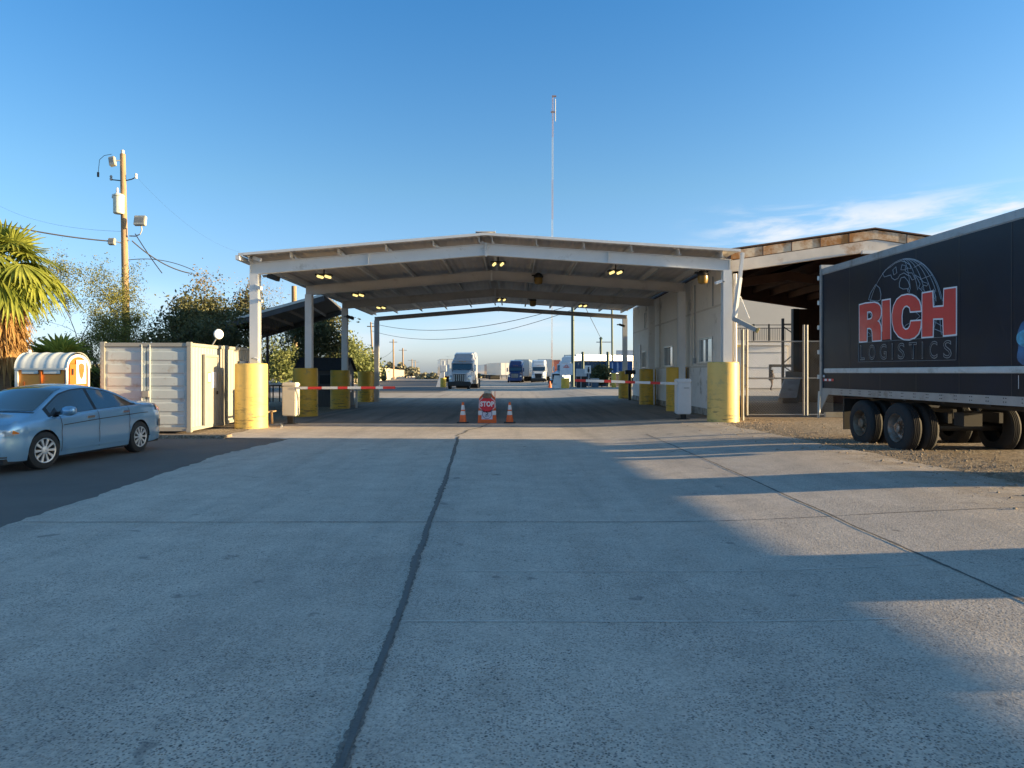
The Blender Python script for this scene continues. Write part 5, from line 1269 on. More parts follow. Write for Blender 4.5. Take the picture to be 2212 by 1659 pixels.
def tpanel(name, m_, x0, x1, yf, off_=.006, nx=20, ny=16, cx0=0):
    q_ = MB()
    for i in range(nx+1):
        for j in range(ny+1):
            v = -1+2*j/ny; x = x0+(x1-x0)*i/nx-cx0*v*v; y = v*yf(x0+(x1-x0)*i/nx)
            q_.v.append(Vector((x, y, top_z(x, y)+off_)))
    q_.f = [(i*(ny+1)+j, (i+1)*(ny+1)+j, (i+1)*(ny+1)+j+1, i*(ny+1)+j+1) for i in range(nx) for j in range(ny)]
    return q_.build(name, m_, car, local=True, smooth=60, recalc=False)
tpanel('windshield', mcg, .60, 1.50, lambda x: wroof(x)*.90, .007, cx0=.10)
tpanel('rear_window', mcg, -1.36, -.66, lambda x: wroof(x)*.86, .007, cx0=-.06)
tpanel('hood_gap', mtrim, 1.52, 1.56, lambda x: wroof(x)*.97, .004, 3, cx0=.10)
q_ = MB(); q_.prism([(2.30, y, z) for y, z in ((-.50,.30),(.50,.30),(.44,.42),(-.44,.42))], (.14,0,0)); q_.build('lower_grille', mtrim, car, local=True)
q_ = MB(); q_.prism([(2.28, y, z) for y, z in ((-.40,.56),(.40,.56),(.44,.66),(-.44,.66))], (.145,0,0)); q_.build('grille', mtrim, car, local=True)
spanel('chrome_lip', mchr, 2.12, 2.40, lambda x: .27, lambda x: .30, .006, sides=(1,))
spanel('fog_recess', mtrim, 2.20, 2.38, lambda x: .36, lambda x: .36+.12*min(1, (x-2.2)*6), .004, sides=(1,))
# wheels
mal = mat('silver_hubcap', (.55,.56,.57), .35, .5, var=.1, vs=10)
def carwheel(c, s_, steer=0):
    ax = Vector((math.sin(steer)*s_, s_*math.cos(steer), 0)) if steer else Vector((0, s_, 0)); o = Vector(c); r = .328; w_ = .215
    q_ = MB(); q_.lathe(o, [(r*.66, 0), (r*.70, .004), (r*.86, .0), (r*.955, -.012), (r, -.04), (r, -w_+.04), (r*.955, -w_+.01), (r*.8, -w_), (r*.6, -w_)], 44, axis=ax, cap=False); wh_ = q_.build('wheel', M['rubber'], car, local=True, smooth=35)
    q_ = MB(); q_.lathe(o, [(r*.66, .001), (r*.64, -.006), (r*.60, -.03), (r*.55, -.06), (.01, -.06)], 36, axis=ax, cap=False); rm = q_.build('rim', M['dark'], wh_, local=True, smooth=35)
    q_ = MB(); x = Vector((0,0,1)).cross(ax).normalized(); z = ax.cross(x)
    q_.lathe(o, [(r*.665, .002), (r*.66, .008), (r*.61, .004), (r*.60, -.006)], 36, axis=ax, cap=False)
    q_.lathe(o, [(.075, -.004), (.07, .006), (.03, .012), (.005, .012)], 20, axis=ax, cap=False)
    for k in range(10):
        a = 2*math.pi*k/10; dr = x*math.cos(a)+z*math.sin(a); tn = x*-math.sin(a)+z*math.cos(a)
        p0, p1 = o+dr*.055+ax*.0, o+dr*r*.63+ax*.002
        q_.add([p0-tn*.012, p1-tn*.026, p1+tn*.026, p0+tn*.012, p0-tn*.012-ax*.02, p1-tn*.026-ax*.02, p1+tn*.026-ax*.02, p0+tn*.012-ax*.02], [(0,1,2,3),(7,6,5,4),(0,4,5,1),(1,5,6,2),(2,6,7,3),(3,7,4,0)])
    q_.build('hubcap', mal, wh_, local=True)
for s_ in (1, -1):
    carwheel((AX[0], s_*.895, RW), s_, .16*1 if s_ > 0 else -.16); carwheel((AX[1], s_*.90, RW), s_)
q_ = MB(); q_.bar((.98, .15, 1.12), (1.0, .27, 1.12), .01, .05); q_.build('windshield_sticker', M['refw'], car, local=True)
dd = Vector((-.26, -2.87)).normalized(); nn = Vector((-dd.y, dd.x)); 
if nn.x < 0: nn = -nn
mid = Vector((-8.03, 14.17))-nn*.90
car.location = (mid.x, mid.y, .012); car.rotation_euler = (0, 0, math.atan2(dd.y, dd.x))
# ---------------------------------------------------------------- road furniture: barriers, cones, stop sign
def barrier(lab, pbx, d, sgn, x_tip, mbody, ytop, ybot):
    """pbx: picture x of the cabinet; sgn: side the arm goes to"""
    s_ = FOC/d; x = (pbx-PXC)/s_; z0 = zg(x, d); t = thing('barrier_gate', lab, 'barrier', (x, d, z0), 'barrier gates')
    zt = CAM_H+(PYH-ytop)/s_-z0; zb = CAM_H+(PYH-ybot)/s_-z0; w_ = 30/s_
    q_ = MB(); q_.bbox((-w_/2, -w_/2, zb), (w_/2, w_/2, zt-.10)); q_.build('cabinet', mbody, t, local=True, bevel=.03)
    q_ = MB(); q_.box((0, 0, zt-.05), (w_*1.06, w_*1.06, .13), top=.94); q_.build('lid', mbody, t, local=True, bevel=.03)
    q_ = MB(); q_.bbox((-.09, -.09, .02), (.09, .09, zb)); q_.build('pedestal', M['black'], t, local=True)
    q_ = MB(); q_.bbox((-.20, -.16, 0), (.20, .16, .03)); q_.build('base_plate', M['black'], t, local=True)
    if sgn < 0: q_ = MB(); q_.bbox((-.02, -w_/2-.004, zt-.30), (.16, -w_/2-.001, zt-.27)); q_.build('badge', M['greyp'], t, local=True)
    return t, x, z0, zt
def arm(t, x0, d, z0, xa, xb, ya, yb, segs, mats_):
    """coloured lengths between picture xs"""
    s_ = FOC/d
    for a, b_, c in segs:
        ta, tb_ = (a-xa)/(xb-xa), (b_-xa)/(xb-xa); ya_, yb_ = ya+(yb-ya)*ta, ya+(yb-ya)*tb_
        q_ = MB(); q_.bar(((a-PXC)/s_-x0, -.22, CAM_H+(PYH-ya_)/s_-z0), ((b_-PXC)/s_-x0, -.22, CAM_H+(PYH-yb_)/s_-z0), .05, .085)
        q_.build('arm_stripe' , mats_[c], t, local=True, bevel=.008)
B1 = mat('barrier_cream', (.66,.62,.52), .5, var=.06, dirt=(.45,.4,.3), ds=4, dthr=.66); B2 = mat('barrier_white', (.60,.62,.64), .5, var=.05)
t, x, z0, zt = barrier('cream barrier gate on the left with its striped arm down', 628.5, 24.2, 1, 0, B1, 827, 898)
arm(t, x, 24.2, z0, 630, 856, 838, 837, [(643,669,'w'),(669,699,'r'),(699,733,'w'),(733,754,'r'),(754,783,'w'),(783,814,'r'),(814,830,'g'),(830,856,'r')], {'w': M['white'], 'r': M['red'], 'g': M['white']})
t, x, z0, zt = barrier('white barrier gate on the right with its red and white arm down', 1475, 24.0, -1, 0, B2, 819, 894)
arm(t, x, 24.0, z0, 1460, 1240, 828.5, 821.5, [(1460,1423,'w'),(1423,1402,'r'),(1402,1369,'w'),(1369,1348,'r'),(1348,1318,'w'),(1318,1303,'r'),(1303,1264,'w'),(1264,1240,'r')], {'w': M['white'], 'r': M['red']})
# rest post for the left arm tip
rp = thing('arm_rest', 'thin white post beneath the left barrier arm between two guards', 'post', P(770, 877, 35)); rp.location.z = 0
q_ = MB(); q_.cyl(P(770, 877, 35)*1, P(770, 839, 35), .05, n=8); q_.build('post', M['white'], rp); q_ = MB(); q_.box(P(769, 836, 35), (.45, .1, .12)); q_.build('cradle', M['white'], rp)
# keypad stand
kp = thing('keypad_stand', 'black box on a thin dark stand in front of the rear right guard', 'keypad', P(1360, 858, 40))
q_ = MB(); q_.box(P(1361, 804, 40), (.56, .35, .23)); q_.build('box', M['black'], kp, bevel=.02)
q_ = MB(); q_.bar(P(1360, 808, 40), P(1360, 866, 40), .13, .13); q_.build('post', M['dark'], kp)

mor2 = M['orange']
def cone(px, py, d, lab):
    p0 = P(px, py, d); t = thing('traffic_cone', lab, 'cone', (p0.x, d, zg(p0.x, d)+.012), 'traffic cones beside the stop barrel')
    MB().bbox((-.20,-.20,0), (.20,.20,.035)).build('base', M['black'], t, local=True, bevel=.01)
    rr = lambda z: .125-.095*(z-.03)/.68
    for z0, z1, m_ in ((.03,.27,mor2),(.27,.40,M['refw']),(.40,.445,mor2),(.445,.60,M['refw']),(.60,.70,mor2)):
        q_ = MB(); q_.lathe((0,0,0), [(rr(z0), z0), (rr(z1), z1)], 24, cap=(z1 > .69)); q_.build('sleeve', m_, t, local=True, smooth=True)
    return t
cone(1000, 912, 24.6, 'orange and white traffic cone left of the stop barrel'); cone(1101, 912, 24.6, 'orange and white traffic cone right of the stop barrel')
bx = P(1052, 912, 24.4); sb = thing('stop_barrel', 'orange channelizer drum with a red STOP sign and a 5 MPH notice', 'drum', (bx.x, 24.6, zg(bx.x, 24.6)+.01))
S_ = FOC/24.4
q_ = MB(); hw = lambda z: .315-.055*(z/.98)
for z0, z1, m_ in ((0,.27,mor2),(.27,.42,M['refw']),(.42,.52,mor2),(.52,.66,M['refw']),(.66,.84,mor2)):
    q_ = MB(); q_.add([(-hw(z0),-.13,z0),(hw(z0)-.0,-.13,z0),(hw(z0),.13,z0),(-hw(z0),.13,z0),(-hw(z1),-.13*(1-.1*z1),z1),(hw(z1),-.13*(1-.1*z1),z1),(hw(z1),.13,z1),(-hw(z1),.13,z1)], [(0,3,2,1),(4,5,6,7),(0,1,5,4),(1,2,6,5),(2,3,7,6),(3,0,4,7)]); q_.build('drum_band', m_, sb, local=True, bevel=.008)
q_ = MB(); q_.add([(-.27,-.11,.84),(.27,-.11,.84),(.27,.13,.84),(-.27,.13,.84),(-.13,-.05,1.0),(.13,-.05,1.0),(.13,.08,1.0),(-.13,.08,1.0)], [(0,3,2,1),(4,5,6,7),(0,1,5,4),(1,2,6,5),(2,3,7,6),(3,0,4,7)]); q_.build('top', mor2, sb, local=True, bevel=.02)
q_ = MB(); q_.lathe((0,-.06,.84), [(.16,0),(.17,.07),(.13,.15),(.02,.17)], 14); q_.build('sandbag', mat('burlap_brown', (.16,.12,.09), .95, var=.3, vs=14), sb, local=True, smooth=True)
q_ = MB(); q_.lathe((.02,.02,.98), [(.13,0),(.13,.06),(.09,.12),(.02,.14)], 14); q_.build('lamp', mat('pale_lamp', (.42,.42,.38), .5), sb, local=True, smooth=True)
q_ = MB(); q_.cyl((.26,.05,.8), (.26,.05,1.06), .012, n=6); q_.build('flag_stick', M['red'], sb, local=True)
def octo(r, y, dy): return [(r*math.cos(R(22.5+45*k)), y, .635+r*math.sin(R(22.5+45*k))) for k in range(8)]
q_ = MB(); q_.prism(octo(.295, -.150, 0), (0, .012, 0)); q_.build('stop_sign_border', mat('sign_pink_white', (.62,.42,.42), .5), sb, local=True)
q_ = MB(); q_.prism(octo(.262, -.156, 0), (0, .006, 0)); q_.build('stop_sign', mat('sign_red', (.66,.02,.035), .5, var=.06), sb, local=True)
def text(body, size, loc, m_, name, parent, off=0, sxy=(1,1), rot=None):
    cu = bpy.data.curves.new('tmp', 'FONT'); cu.body = body; cu.align_x = 'CENTER'; cu.align_y = 'CENTER'; cu.size = size; cu.offset = off; cu.resolution_u = 3; cu.space_character = 1.05
    mtx = Matrix.Translation(Vector(loc)) @ (rot or Matrix.Rotation(R(90), 4, 'X')) @ Matrix.Diagonal((sxy[0], sxy[1], 1, 1))
    return tomesh(cu, name, m_, 0, parent, mtx)
text('STOP', .23, (0, -.162, .635), M['refw'], 'letters_stop', sb, .010, (.80, 1.0))
MB().bbox((-.185,-.150,.13), (.185,-.138,.47)).build('speed_notice', mat('notice_lilac_white', (.60,.56,.64), .5), sb, local=True)
q_ = MB(); n_ = 32
for i in range(n_):
    for r_ in (.148, .164): a = 2*math.pi*i/n_; q_.v.append(Vector((r_*math.cos(a), -.153, .31+r_*math.sin(a))))
q_.f = [(2*i, 2*i+1, (2*i+3) % (2*n_), (2*i+2) % (2*n_)) for i in range(n_)]; q_.build('notice_ring', mat('ring_plum', (.15,.08,.16), .5), sb, local=True, recalc=False)
text('5', .20, (0, -.153, .345), mat('ink_navy', (.02,.06,.11), .5), 'numeral', sb, .004); text('MPH', .065, (0, -.153, .24), mat('ink_grey', (.12,.14,.22), .5), 'letters_mph', sb, .001)
q_ = MB(); q_.bbox((-.15,-.152,.455), (.15,-.149,.472)); q_.build('strap', M['dark'], sb, local=True)

# ---------------------------------------------------------------- trucks and trailers in the yard
def paint(nm, c, r=.35): return mat(nm, c, r, .1, var=.05, coat=.5)
def tractor(lab, px, yb, d, rz, col, fair, grille, dark_bumper=True, group='tractor trucks facing the camera', z=0):
    p0 = P(px, yb, d); t = thing('semi_truck', lab, 'truck', (p0.x, d, 0), group, rz)
    B = lambda a, b_, nm, m_, par=t, bv=.04, top=1.: MB().bbox(a, b_).build(nm, m_, par, local=True, bevel=bv)
    def taper(y0, y1, w0, w1, z0a, z0b, z1a, z1b, nm, m_, bv=.05):      # front section (y0) to rear section (y1)
        q_ = MB(); q_.add([(-w0,y0,z0a),(w0,y0,z0a),(w0,y0,z1a),(-w0,y0,z1a),(-w1,y1,z0b),(w1,y1,z0b),(w1,y1,z1b),(-w1,y1,z1b)], [(0,1,2,3),(7,6,5,4),(0,4,5,1),(1,5,6,2),(2,6,7,3),(3,7,4,0)]); return q_.build(nm, m_, t, local=True, bevel=bv)
    taper(.15, 1.9, .78, 1.0, .65, .65, 1.62, 2.0, 'hood', col)
    for s_ in (-1, 1):
        q_ = MB(); q_.add([(s_*.70,.18,.55),(s_*1.15,.30,.55),(s_*1.20,1.7,.55),(s_*.70,1.7,.55),(s_*.70,.22,1.15),(s_*1.02,.36,1.18),(s_*1.18,1.0,1.45),(s_*.85,1.6,1.5)], [(0,1,2,3),(7,6,5,4),(0,4,5,1),(1,5,6,2),(2,6,7,3),(3,7,4,0)]); q_.build('fender', col, t, local=True, bevel=.06)
        q_ = MB(); q_.prism([(s_*.80,.17,.98),(s_*1.10,.27,1.0),(s_*1.08,.28,1.26),(s_*.84,.18,1.16)], (0,.03,0)); q_.build('headlight', mat('truck_headlight', (.75,.72,.62), .15, .3, var=0, coat=1), t, local=True)
        q_ = MB(); q_.lathe((s_*.98, .95, .52), [(.30,-.28),(.52,-.28),(.52,-.02),(.30,0)], 24, axis=(1,0,0)); q_.build('wheel', M['rubber'], t, local=True, smooth=35)
        q_ = MB(); q_.bar((s_*1.05, 1.75, 2.1), (s_*1.45, 1.65, 2.1), .04, .04); mi = q_.build('mirror_arm', M['dark'], t, local=True)
        q_ = MB(); q_.bbox((s_*1.40-.1, 1.55, 1.85), (s_*1.40+.1, 1.70, 2.55)); q_.build('mirror', col if not dark_bumper else M['white'], mi, local=True, bevel=.03)
        q_ = MB(); q_.bbox((s_*1.0-.25, 4.2, .5), (s_*1.0+.25, 5.6, 1.0)); q_.build('fuel_tank', M['galv'], t, local=True, bevel=.05)
    B((-1.2, -.05, .32), (1.2, .35, .78), 'bumper', M['dark'] if dark_bumper else col, bv=.08)
    q_ = MB(); q_.prism([(-.52,.10,.80),(.52,.10,.80),(.62,.14,1.55),(-.62,.14,1.55)], (0,.06,0)); gr = q_.build('grille', M['dark'], t, local=True)
    for k in range(6): q_ = MB(); xg = -.5+.2*k; q_.bbox((xg-.035, .05, .84), (xg+.035, .12, 1.50)); q_.build('grille_bar', grille, gr, local=True)
    taper(1.85, 3.0, 1.0, 1.22, .9, .9, 2.0, 2.05, 'cab', col)
    taper(2.0, 4.9, 1.16, 1.24, 1.9, .9, 2.75, 3.6, 'sleeper', col)
    q_ = MB(); q_.add([(-1.0,1.82,2.02),(1.0,1.82,2.02),(1.03,1.96,2.66),(-1.03,1.96,2.66),(-1.0,2.2,2.0),(1.0,2.2,2.0),(1.0,2.45,2.66),(-1.0,2.45,2.66)], [(0,1,2,3),(7,6,5,4),(0,4,5,1),(1,5,6,2),(2,6,7,3),(3,7,4,0)]); q_.build('windshield', M['glass'], t, local=True)
    B((-1.06, 1.80, 2.66), (1.06, 2.2, 2.76), 'sun_visor', fair, bv=.03)
    taper(2.15, 4.8, .98, 1.24, 2.78, 2.78, 3.15, 3.55, 'roof_cap', fair, .1)
    taper(2.7, 4.9, .95, 1.22, 3.1, 3.1, 3.72, 3.92, 'roof_fairing', fair, .12)
    for s_ in (-1, 0, 1): q_ = MB(); q_.box((s_*.28, 2.12, 2.9), (.12,.08,.06)); q_.build('marker_light', mat('amber_marker', (.7,.3,.05), .4, var=0), t, local=True)
    for k in (5.6, 6.9):
        q_ = MB(); q_.cyl((-1.2, k, .52), (1.2, k, .52), .52, n=20); q_.build('wheel', M['rubber'], t, local=True, smooth=35)
    B((-.5, 1.5, .75), (.5, 7.6, 1.0), 'chassis', M['dark'], bv=0)
    return t
def boxtrailer(lab, px, d, rz, col, L_=14.5, H_=4.08, z0=1.15, group='box trailers parked in the yard', w_=2.55, px_is_center=True, trim=None):
    x = (px-PXC)/FOC*d; t = thing('box_trailer', lab, 'trailer', (x, d, 0), group, rz)
    MB().bbox((-w_/2+.02, .02, z0+.1), (w_/2-.02, L_-.02, H_-.08)).build('body', col, t, local=True)
    MB().bbox((-w_/2, 0, H_-.08), (w_/2, L_, H_)).build('top_rail', trim or M['galv'], t, local=True); MB().bbox((-w_/2, 0, z0-.05), (w_/2, L_, z0+.1)).build('bottom_rail', trim or M['galv'], t, local=True)
    q_ = MB()
    for x_ in (-w_/2, w_/2-.1): q_.bbox((x_-.01, -.01, z0), (x_+.11, .1, H_-.08))
    q_.bbox((-.03, -.01, z0), (.03, .02, H_-.08)); q_.build('end_frame', trim or M['galv'], t, local=True)
    for x_ in (-.9, .8): MB().bbox((x_, 2.6, .1), (x_+.1, 2.8, z0-.05)).build('landing_leg', M['dark'], t, local=True)
    for k in (L_-3.3, L_-2.1): q_ = MB(); q_.cyl((-w_/2+.03, k, .5), (w_/2-.03, k, .5), .5, n=20); q_.build('wheel', M['rubber'], t, local=True, smooth=35)
    return t
pw = paint('trailer_white', (.64,.62,.58)); pl = paint('trailer_pale', (.50,.55,.60)); pr_ = paint('trailer_maroon', (.22,.07,.06)); pb = paint('truck_blue', (.012,.045,.16)); psl = paint('truck_silver', (.36,.37,.41)); pwh = paint('truck_white', (.62,.66,.70))
psilv = paint('truck_white_silver', (.46,.46,.48))
tractor('large silver semi truck facing the camera left of center, behind the canopy', 992, 841, 75, R(-5), psilv, psl, M['galv'])
boxtrailer('white trailer end visible just left of the silver truck', 967, 128, R(8), pl, 13)
tractor('dark blue semi truck with amber roof lights in the far row', 1112, 822, 124, R(-4), pb, pb, M['galv'], False)
boxtrailer('white trailer coupled behind the blue truck', 1127, 132, R(-4), pw, 14)
tractor('white semi truck right of the blue truck in the far row', 1163, 822, 122, R(-4), pwh, pwh, M['dark'], True)
boxtrailer('cream trailer coupled behind the white truck', 1177, 130, R(-4), pw, 14)
boxtrailer('maroon trailer end just right of the white truck', 1196, 134, R(-4), pr_, 14)
for k, (px, d, c, lb) in enumerate([(1093, 176, pw, 'white parked trailer immediately left of the blue truck'), (1083, 196, pr_, 'maroon parked trailer second to the left of the blue truck'), (1073, 208, pw, 'pale parked trailer in the middle of the far left row'),
                             (1063, 222, pl, 'bluish parked trailer third from the far left of the row'), (1053, 240, pw, 'white parked trailer second from the far left of the row'), (1045, 258, pw, 'leftmost tiny white trailer at the end of the far row')]):
    boxtrailer(lb, px, d, R(16), c, 14)
# the rig on the right behind the wall of blue containers
tractor('pale blue semi truck nosing out behind the white concrete barrier, headlight lit by the sun', 1200, 838, 92, R(-38), pl, pl, M['dark'], True)
rg = boxtrailer('long white trailer whose sunlit side shows above the blue containers', 1232, 97, R(-52), pw, 11)
boxtrailer('pale blue trailer top showing above the blue containers near the wall end', 1350, 108, R(-10), pl, 8, H_=5.0)
# kiosk islands
def isl(lab, px, wpx, ytop, ybot, d, g_):
    x = (px-PXC)/FOC*d; r = wpx/FOC*d/2; zt = CAM_H+(PYH-ytop)/FOC*d; z0 = zg(x, d)
    q_ = MB(); q_.lathe((x, d, z0), [(r, 0), (r, zt-z0-.03), (r*.9, zt-z0), (.02, zt-z0)], 20, cap=False); tag(q_.build('yellow_bollard', M['yellow'], smooth=True), lab, 'bollard', g_)
isl('small yellow bollard left of the silver truck', 957.5, 13, 816, 837, 84, 'far yellow bollards'); isl('yellow bollard below the white sign beside the green pole', 1221, 18, 817, 839, 72, 'far yellow bollards'); isl('yellow bollard against the blue containers near the right wall', 1326, 10, 806, 828, 74, 'far yellow bollards')
ks = thing('card_reader', 'white card reader box on a post behind the small yellow bollard', 'kiosk', P(958, 837, 85))
q_ = MB(); q_.box(P(958, 796, 85), (.75, .5, .75)); q_.build('box', M['white'], ks, bevel=.05); q_ = MB(); q_.bar(P(958, 780, 85), P(957, 837, 85), .35, .3); q_.build('post', M['white'], ks)
q_ = MB(); q_.add([P(941,838,86), P(957,838,86), P(957,806,86), P(951,806,86)]+[v+Vector((0,.4,0)) for v in (P(941,838,86), P(957,838,86), P(957,806,86), P(951,806,86))], [(0,1,2,3),(7,6,5,4),(0,4,5,1),(1,5,6,2),(2,6,7,3),(3,7,4,0)])
tag(q_.build('concrete_barrier', M['lowwall']), 'small sloped white barrier at the left kiosk island', 'barrier')
q_ = MB(); q_.add([P(1193,838,74), P(1212,840,74), P(1212,811,74), P(1198,811,74)]+[v+Vector((0,.5,0)) for v in (P(1193,838,74), P(1212,840,74), P(1212,811,74), P(1198,811,74))], [(0,1,2,3),(7,6,5,4),(0,4,5,1),(1,5,6,2),(2,6,7,3),(3,7,4,0)])
tag(q_.build('concrete_barrier', M['lowwall']), 'sloped white concrete barrier at the right island beside the white sign', 'barrier')
q_ = MB(); q_.lathe(P(1188, 838, 78), [(.22,0),(.05,.75),(.02,.8)], 10); tag(q_.build('traffic_cone', mor2), 'tiny orange cone left of the right concrete barrier', 'cone')
def sign(nm, lab, x0, x1, y0, y1, d, m_, post=None, cat='sign'):
    a, b_ = P(x0, y1, d), P(x1, y0, d); t = thing(nm, lab, cat, ((a.x+b_.x)/2, d, 0))
    MB().bbox((a.x, d-.03, a.z), (b_.x, d+.03, b_.z)).build('panel', m_, t, bevel=.01)
    if post:
        for px in post: q_ = MB(); q_.bar(P(px, y0, d+.1), P(px, 841, d+.1), .09, .09); q_.build('post', M['greyp'], t)
    return t
sg = sign('yard_sign', 'white sign with small red markings beside the green pole', 1209.5, 1237, 785, 810.5, 73, mat('sign_blue_white', (.66,.68,.74), .5), (1214, 1233))
q_ = MB(); c = P(1223.5, 792, 72.9)
q_.bbox((c.x-.30, 72.93, c.z-.09), (c.x+.30, 72.96, c.z-.01)); q_.tube([(c.x-.14,72.93,c.z+.0),(c.x-.10,72.93,c.z+.12),(c.x,72.93,c.z+.16),(c.x+.10,72.93,c.z+.12),(c.x+.14,72.93,c.z)], .025, 5); q_.build('red_mark', M['red'], sg, recalc=False)
sign('notice_sign', 'light grey blank board low in front of the blue containers', 1244, 1267, 796.5, 813, 73, mat('board_grey', (.42,.45,.48), .5), (1255,))
s2 = sign('person_sign', 'white sign with a black standing figure in front of the blue containers', 1263, 1276.5, 789.5, 806.5, 72, M['white'], (1272,))
q_ = MB(); c = P(1271.5, 798, 71.9); q_.lathe((c.x, 71.95, c.z-.30), [(.03,0),(.09,.1),(.10,.32),(.03,.40),(.06,.44),(.06,.52),(.02,.56)], 8); q_.build('figure', M['black'], s2)
bn1 = thing('waste_bin', 'dark wheeled bin below the light grey board', 'bin', P(1257, 838, 74)); MB().bbox(P(1246, 838, 74), (P(1267, 815, 74).x, 75, P(1267, 815, 74).z)).build('body', M['black'], bn1, bevel=.05)
MB().bbox(P(1245, 816, 73.9), (P(1268, 813, 74).x, 75.1, P(1268, 813, 74).z)).build('lid', M['dark'], bn1)
bn2 = thing('waste_bin', 'blue-grey bin with a pale lid right of the dark bin', 'bin', P(1285, 838, 74)); MB().bbox(P(1279, 838, 74), (P(1293, 820, 74).x, 75, P(1293, 820, 74).z)).build('body', mat('bin_blue', (.06,.10,.15), .5), bn2, bevel=.05)
MB().bbox(P(1278, 821, 73.9), (P(1294, 817, 74).x, 75.1, P(1294, 817, 74).z)).build('lid', M['greyp'], bn2)
# blue containers
mbc = mat('container_blue', (.012,.075,.26), .5, var=.12, vs=2); mbc2 = mat('container_dark_blue', (.025,.065,.13), .5, var=.2, vs=2)
def bluec(lab, x0, x1, d, m_, ybt=826):
    a, b_ = P(x0, ybt, d), P(x1, 779.5, d); t = thing('blue_container', lab, 'container', ((a.x+b_.x)/2, d, 0), 'blue containers')
    q_ = MB(); n_ = int((b_.x-a.x)/.14); 
    for i in range(n_+1): q_.v += [Vector((a.x+(b_.x-a.x)*i/n_, d-(.04 if (i//2) % 2 else 0), a.z)), Vector((a.x+(b_.x-a.x)*i/n_, d-(.04 if (i//2) % 2 else 0), b_.z))]
    q_.f = [(2*i, 2*i+2, 2*i+3, 2*i+1) for i in range(n_)]; q_.build('side_wall', m_, t, recalc=False)
    MB().bbox((a.x, d+.02, a.z), (b_.x, d+2.4, b_.z)).build('body', m_, t)
    for z in (a.z, b_.z-.12): MB().bbox((a.x-.03, d-.07, z), (b_.x+.03, d-.045, z+.13)).build('rail', m_, t)
    for x_ in (a.x-.03, b_.x-.1): MB().bbox((x_, d-.09, a.z), (x_+.13, d-.045, b_.z)).build('corner_post', m_, t)
bluec('dark blue container behind the signs and bins', 1241, 1312, 82, mbc2, 838); bluec('bright blue container between the tall green pole and the wall end', 1313.5, 1366, 80, mbc, 806)
ct = thing('pallet_stack', 'pale pallets stacked beneath the bright blue container', 'pallets', P(1340, 840, 80))
MB().bbox(P(1316, 840, 80.3), (P(1366, 807, 80).x, 82, P(1366, 807, 80).z)).build('stack', mat('pallet_grey', (.22,.19,.16), .8, var=.3, vs=6, stretch=(.3,1,8)), ct)
tree('bush', 'dark green bush growing in front of the dark blue container', 'bush', 1279, 1314, 787, 76, 71, mdk, 3000, .15, .28, n0=5, minz=.2, depth=.7, rb=.4)
# poles
mgp = mat('green_pole', (.045,.085,.075), .5, var=.1)
pole('steel_pole', 'tall green steel pole beside the white sign, nearest of the green poles', (1237.5, 843), (1237, 655), 78, .19, .17, mgp, 'green poles in the yard')
pole('steel_pole', 'tall green steel pole at the right edge of the dark blue container', (1323, 836), (1322, 650), 88, .13, .12, mgp, 'green poles in the yard')
tp_, a_, b_ = pole('power_pole', 'shorter green pole with a crossarm and guy wire above the blue containers', (1299, 832), (1298, 730), 100, .20, .16, mgp)
q_ = MB(); q_.bar(P(1288, 739, 100), P(1320, 739, 100), .12, .12); q_.build('crossarm', M['greyp'], tp_)
q_ = MB(); q_.lathe(P(1298, 731, 99.9), [(.1,-.2),(.25,0),(.1,.2)], 8); q_.build('insulator', mgp, tp_)
pole('steel_pole', 'stub of a dark pole rising above the blue containers below the beam', (1259, 836), (1259, 760), 79.5, .17, .16, mgp, 'short posts')
pole('steel_pole', 'stub of a dark pole just left of the tall rear green pole', (1313, 836), (1313, 760), 79.0, .17, .16, mgp, 'short posts')
wire('guy wire slanting down to the shorter green pole from under the canopy', P(1265, 665, 70), P(1298, 731, 100), .0, .03); wire('thin guy wire leaning on the shorter green pole', P(1297, 738, 100), P(1290, 792, 96), 0, .02)
for k, (pb2, pt2, d, rr, lb) in enumerate([((808, 800), (801, 696), 120, .16, 'nearest leaning wooden power pole beyond the rear left post'), ((850.5, 803), (849.5, 733), 175, .2, 'second distant power pole left of the silver truck'),
      ((871, 806), (870, 752), 230, .25, 'third distant power pole, with a pale lower half'), ((890, 808), (890, 776), 380, .25, 'fourth tiny distant power pole on the horizon'), ((897, 808), (897, 780), 450, .25, 'farthest tiny power pole on the horizon')]):
    t, a, b_ = pole('power_pole', lb, pb2, pt2, d, rr, rr*.8, M['wood'], 'distant power poles'); 
    q_ = MB(); c = a.lerp(b_, .93); q_.bar(c-Vector((d*.0055,0,0)), c+Vector((d*.0055,0,0)), .12, .14); q_.build('crossarm', M['wood'], t)
w1, w2 = P(802, 698, 120), P(803, 715, 120)
wire('upper sagging power line crossing the opening under the canopy', w1, P(1240, 657, 78), 1.9, .035, name='power_line'); wire('lower sagging power line crossing the opening under the canopy', w2, P(1240, 668, 78), 2.2, .03, name='power_line')
wire('faint line between the distant power poles on the left', P(803, 778, 120), P(850, 755, 175), .6, .03)
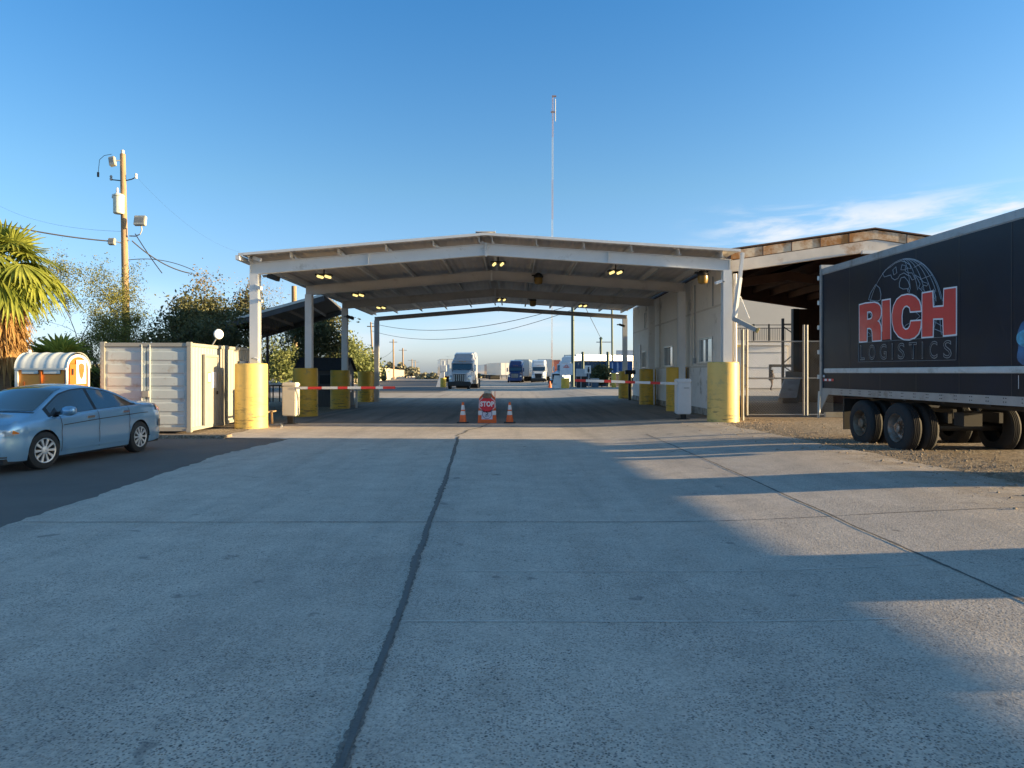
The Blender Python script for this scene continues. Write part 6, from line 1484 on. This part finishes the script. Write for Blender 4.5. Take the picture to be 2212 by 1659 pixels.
# guyed radio mast
ms = thing('radio_mast', 'very tall thin radio mast banded red and white rising behind the canopy', 'mast', (P(1192, 815, 230).x, 230, 0))
mrd = mat('mast_red_hazed', (.30,.22,.21), .6); mwt = mat('mast_white_hazed', (.36,.40,.45), .6)  # faded toward the sky colour, distance haze put into the paint
zc_ = lambda py: CAM_H+(PYH-py)/FOC*230
bands = [(816, 735, mrd), (735, 647, mwt), (647, 560, mrd), (560, 474, mwt), (474, 388, mrd), (388, 297, mwt), (297, 206, mrd)]
for k, (ya, yb, m_) in enumerate(bands):
    za, zb = max(0, zc_(ya)), zc_(yb); q_ = MB(); x0 = ms.location.x+(ya-815)/(-610)*.35; hw_ = .24
    cs = [(x0+hw_*math.cos(a), 230+hw_*math.sin(a)) for a in (R(90), R(210), R(330))]
    for x, y in cs: q_.cyl((x, y, za), (x, y, zb), .04, n=5)
    z = za; i = 0
    while z < zb-1: 
        for j in range(3): a, b_ = cs[j], cs[(j+1) % 3]; q_.cyl((a[0], a[1], z), (b_[0], b_[1], z+1), .02, n=3, cap=False)
        z += 1; i += 1
    q_.build('mast_section', m_, ms)
q_ = MB(); q_.bar((ms.location.x+.1, 230, zc_(208)), (ms.location.x+1.4, 230, zc_(208)), .3, .5); q_.build('beacon', mrd, ms)
q_ = MB(); q_.cyl((ms.location.x+1.1, 230, zc_(262)), (ms.location.x+1.1, 230, zc_(214)), .14, n=6); q_.build('antenna', mwt, ms)
q_ = MB(); q_.bar((ms.location.x-.3, 230, zc_(242)), (ms.location.x+.9, 230, zc_(242)), .3, .5); q_.build('beacon', mrd, ms)
# long tan screen wall on the left
mwl2 = mat('tan_screen', (.40,.34,.27), .8, var=.12, vs=.2)
a, b_ = Vector(((806-PXC)/FOC*141, 141, 0)), Vector(((897-PXC)/FOC*300, 300, 0)); a0 = a-(b_-a)*.25
q_ = MB(); q_.add([a0, b_, b_+Vector((0,0,2.1)), a0+Vector((0,0,3.0)), a0+Vector((.3,0,0)), b_+Vector((.3,0,0)), b_+Vector((.3,0,2.1)), a0+Vector((.3,0,3.0))], [(0,1,2,3),(7,6,5,4),(0,4,5,1),(1,5,6,2),(2,6,7,3),(3,7,4,0)])
tag(q_.build('screen_wall', mwl2), 'long low tan wall running into the distance beyond the rear left post', 'wall')
for k, px in enumerate((816, 829)):
    q_ = MB(); q_.lathe(P(px, 823, 136), [(.25,0),(.6,.4),(.45,1.6),(.05,2.7)], 8); tag(q_.build('cypress', mdk), ('slim dark cypress-like shrub before the tan wall, nearer the post', 'slim dark cypress-like shrub before the tan wall, farther right')[k], 'shrub')
# a bird
q_ = MB(); c = P(968, 771, 60); q_.add([c+Vector((-.25,0,.06)), c, c+Vector((.25,0,.06)), c+Vector((0,.12,0)), c+Vector((0,-.12,-.02))], [(0,1,3),(1,2,3),(0,1,4),(1,2,4)])
tag(q_.build('bird', M['black'], recalc=False), 'tiny dark bird flying in the sky above the silver truck', 'bird')
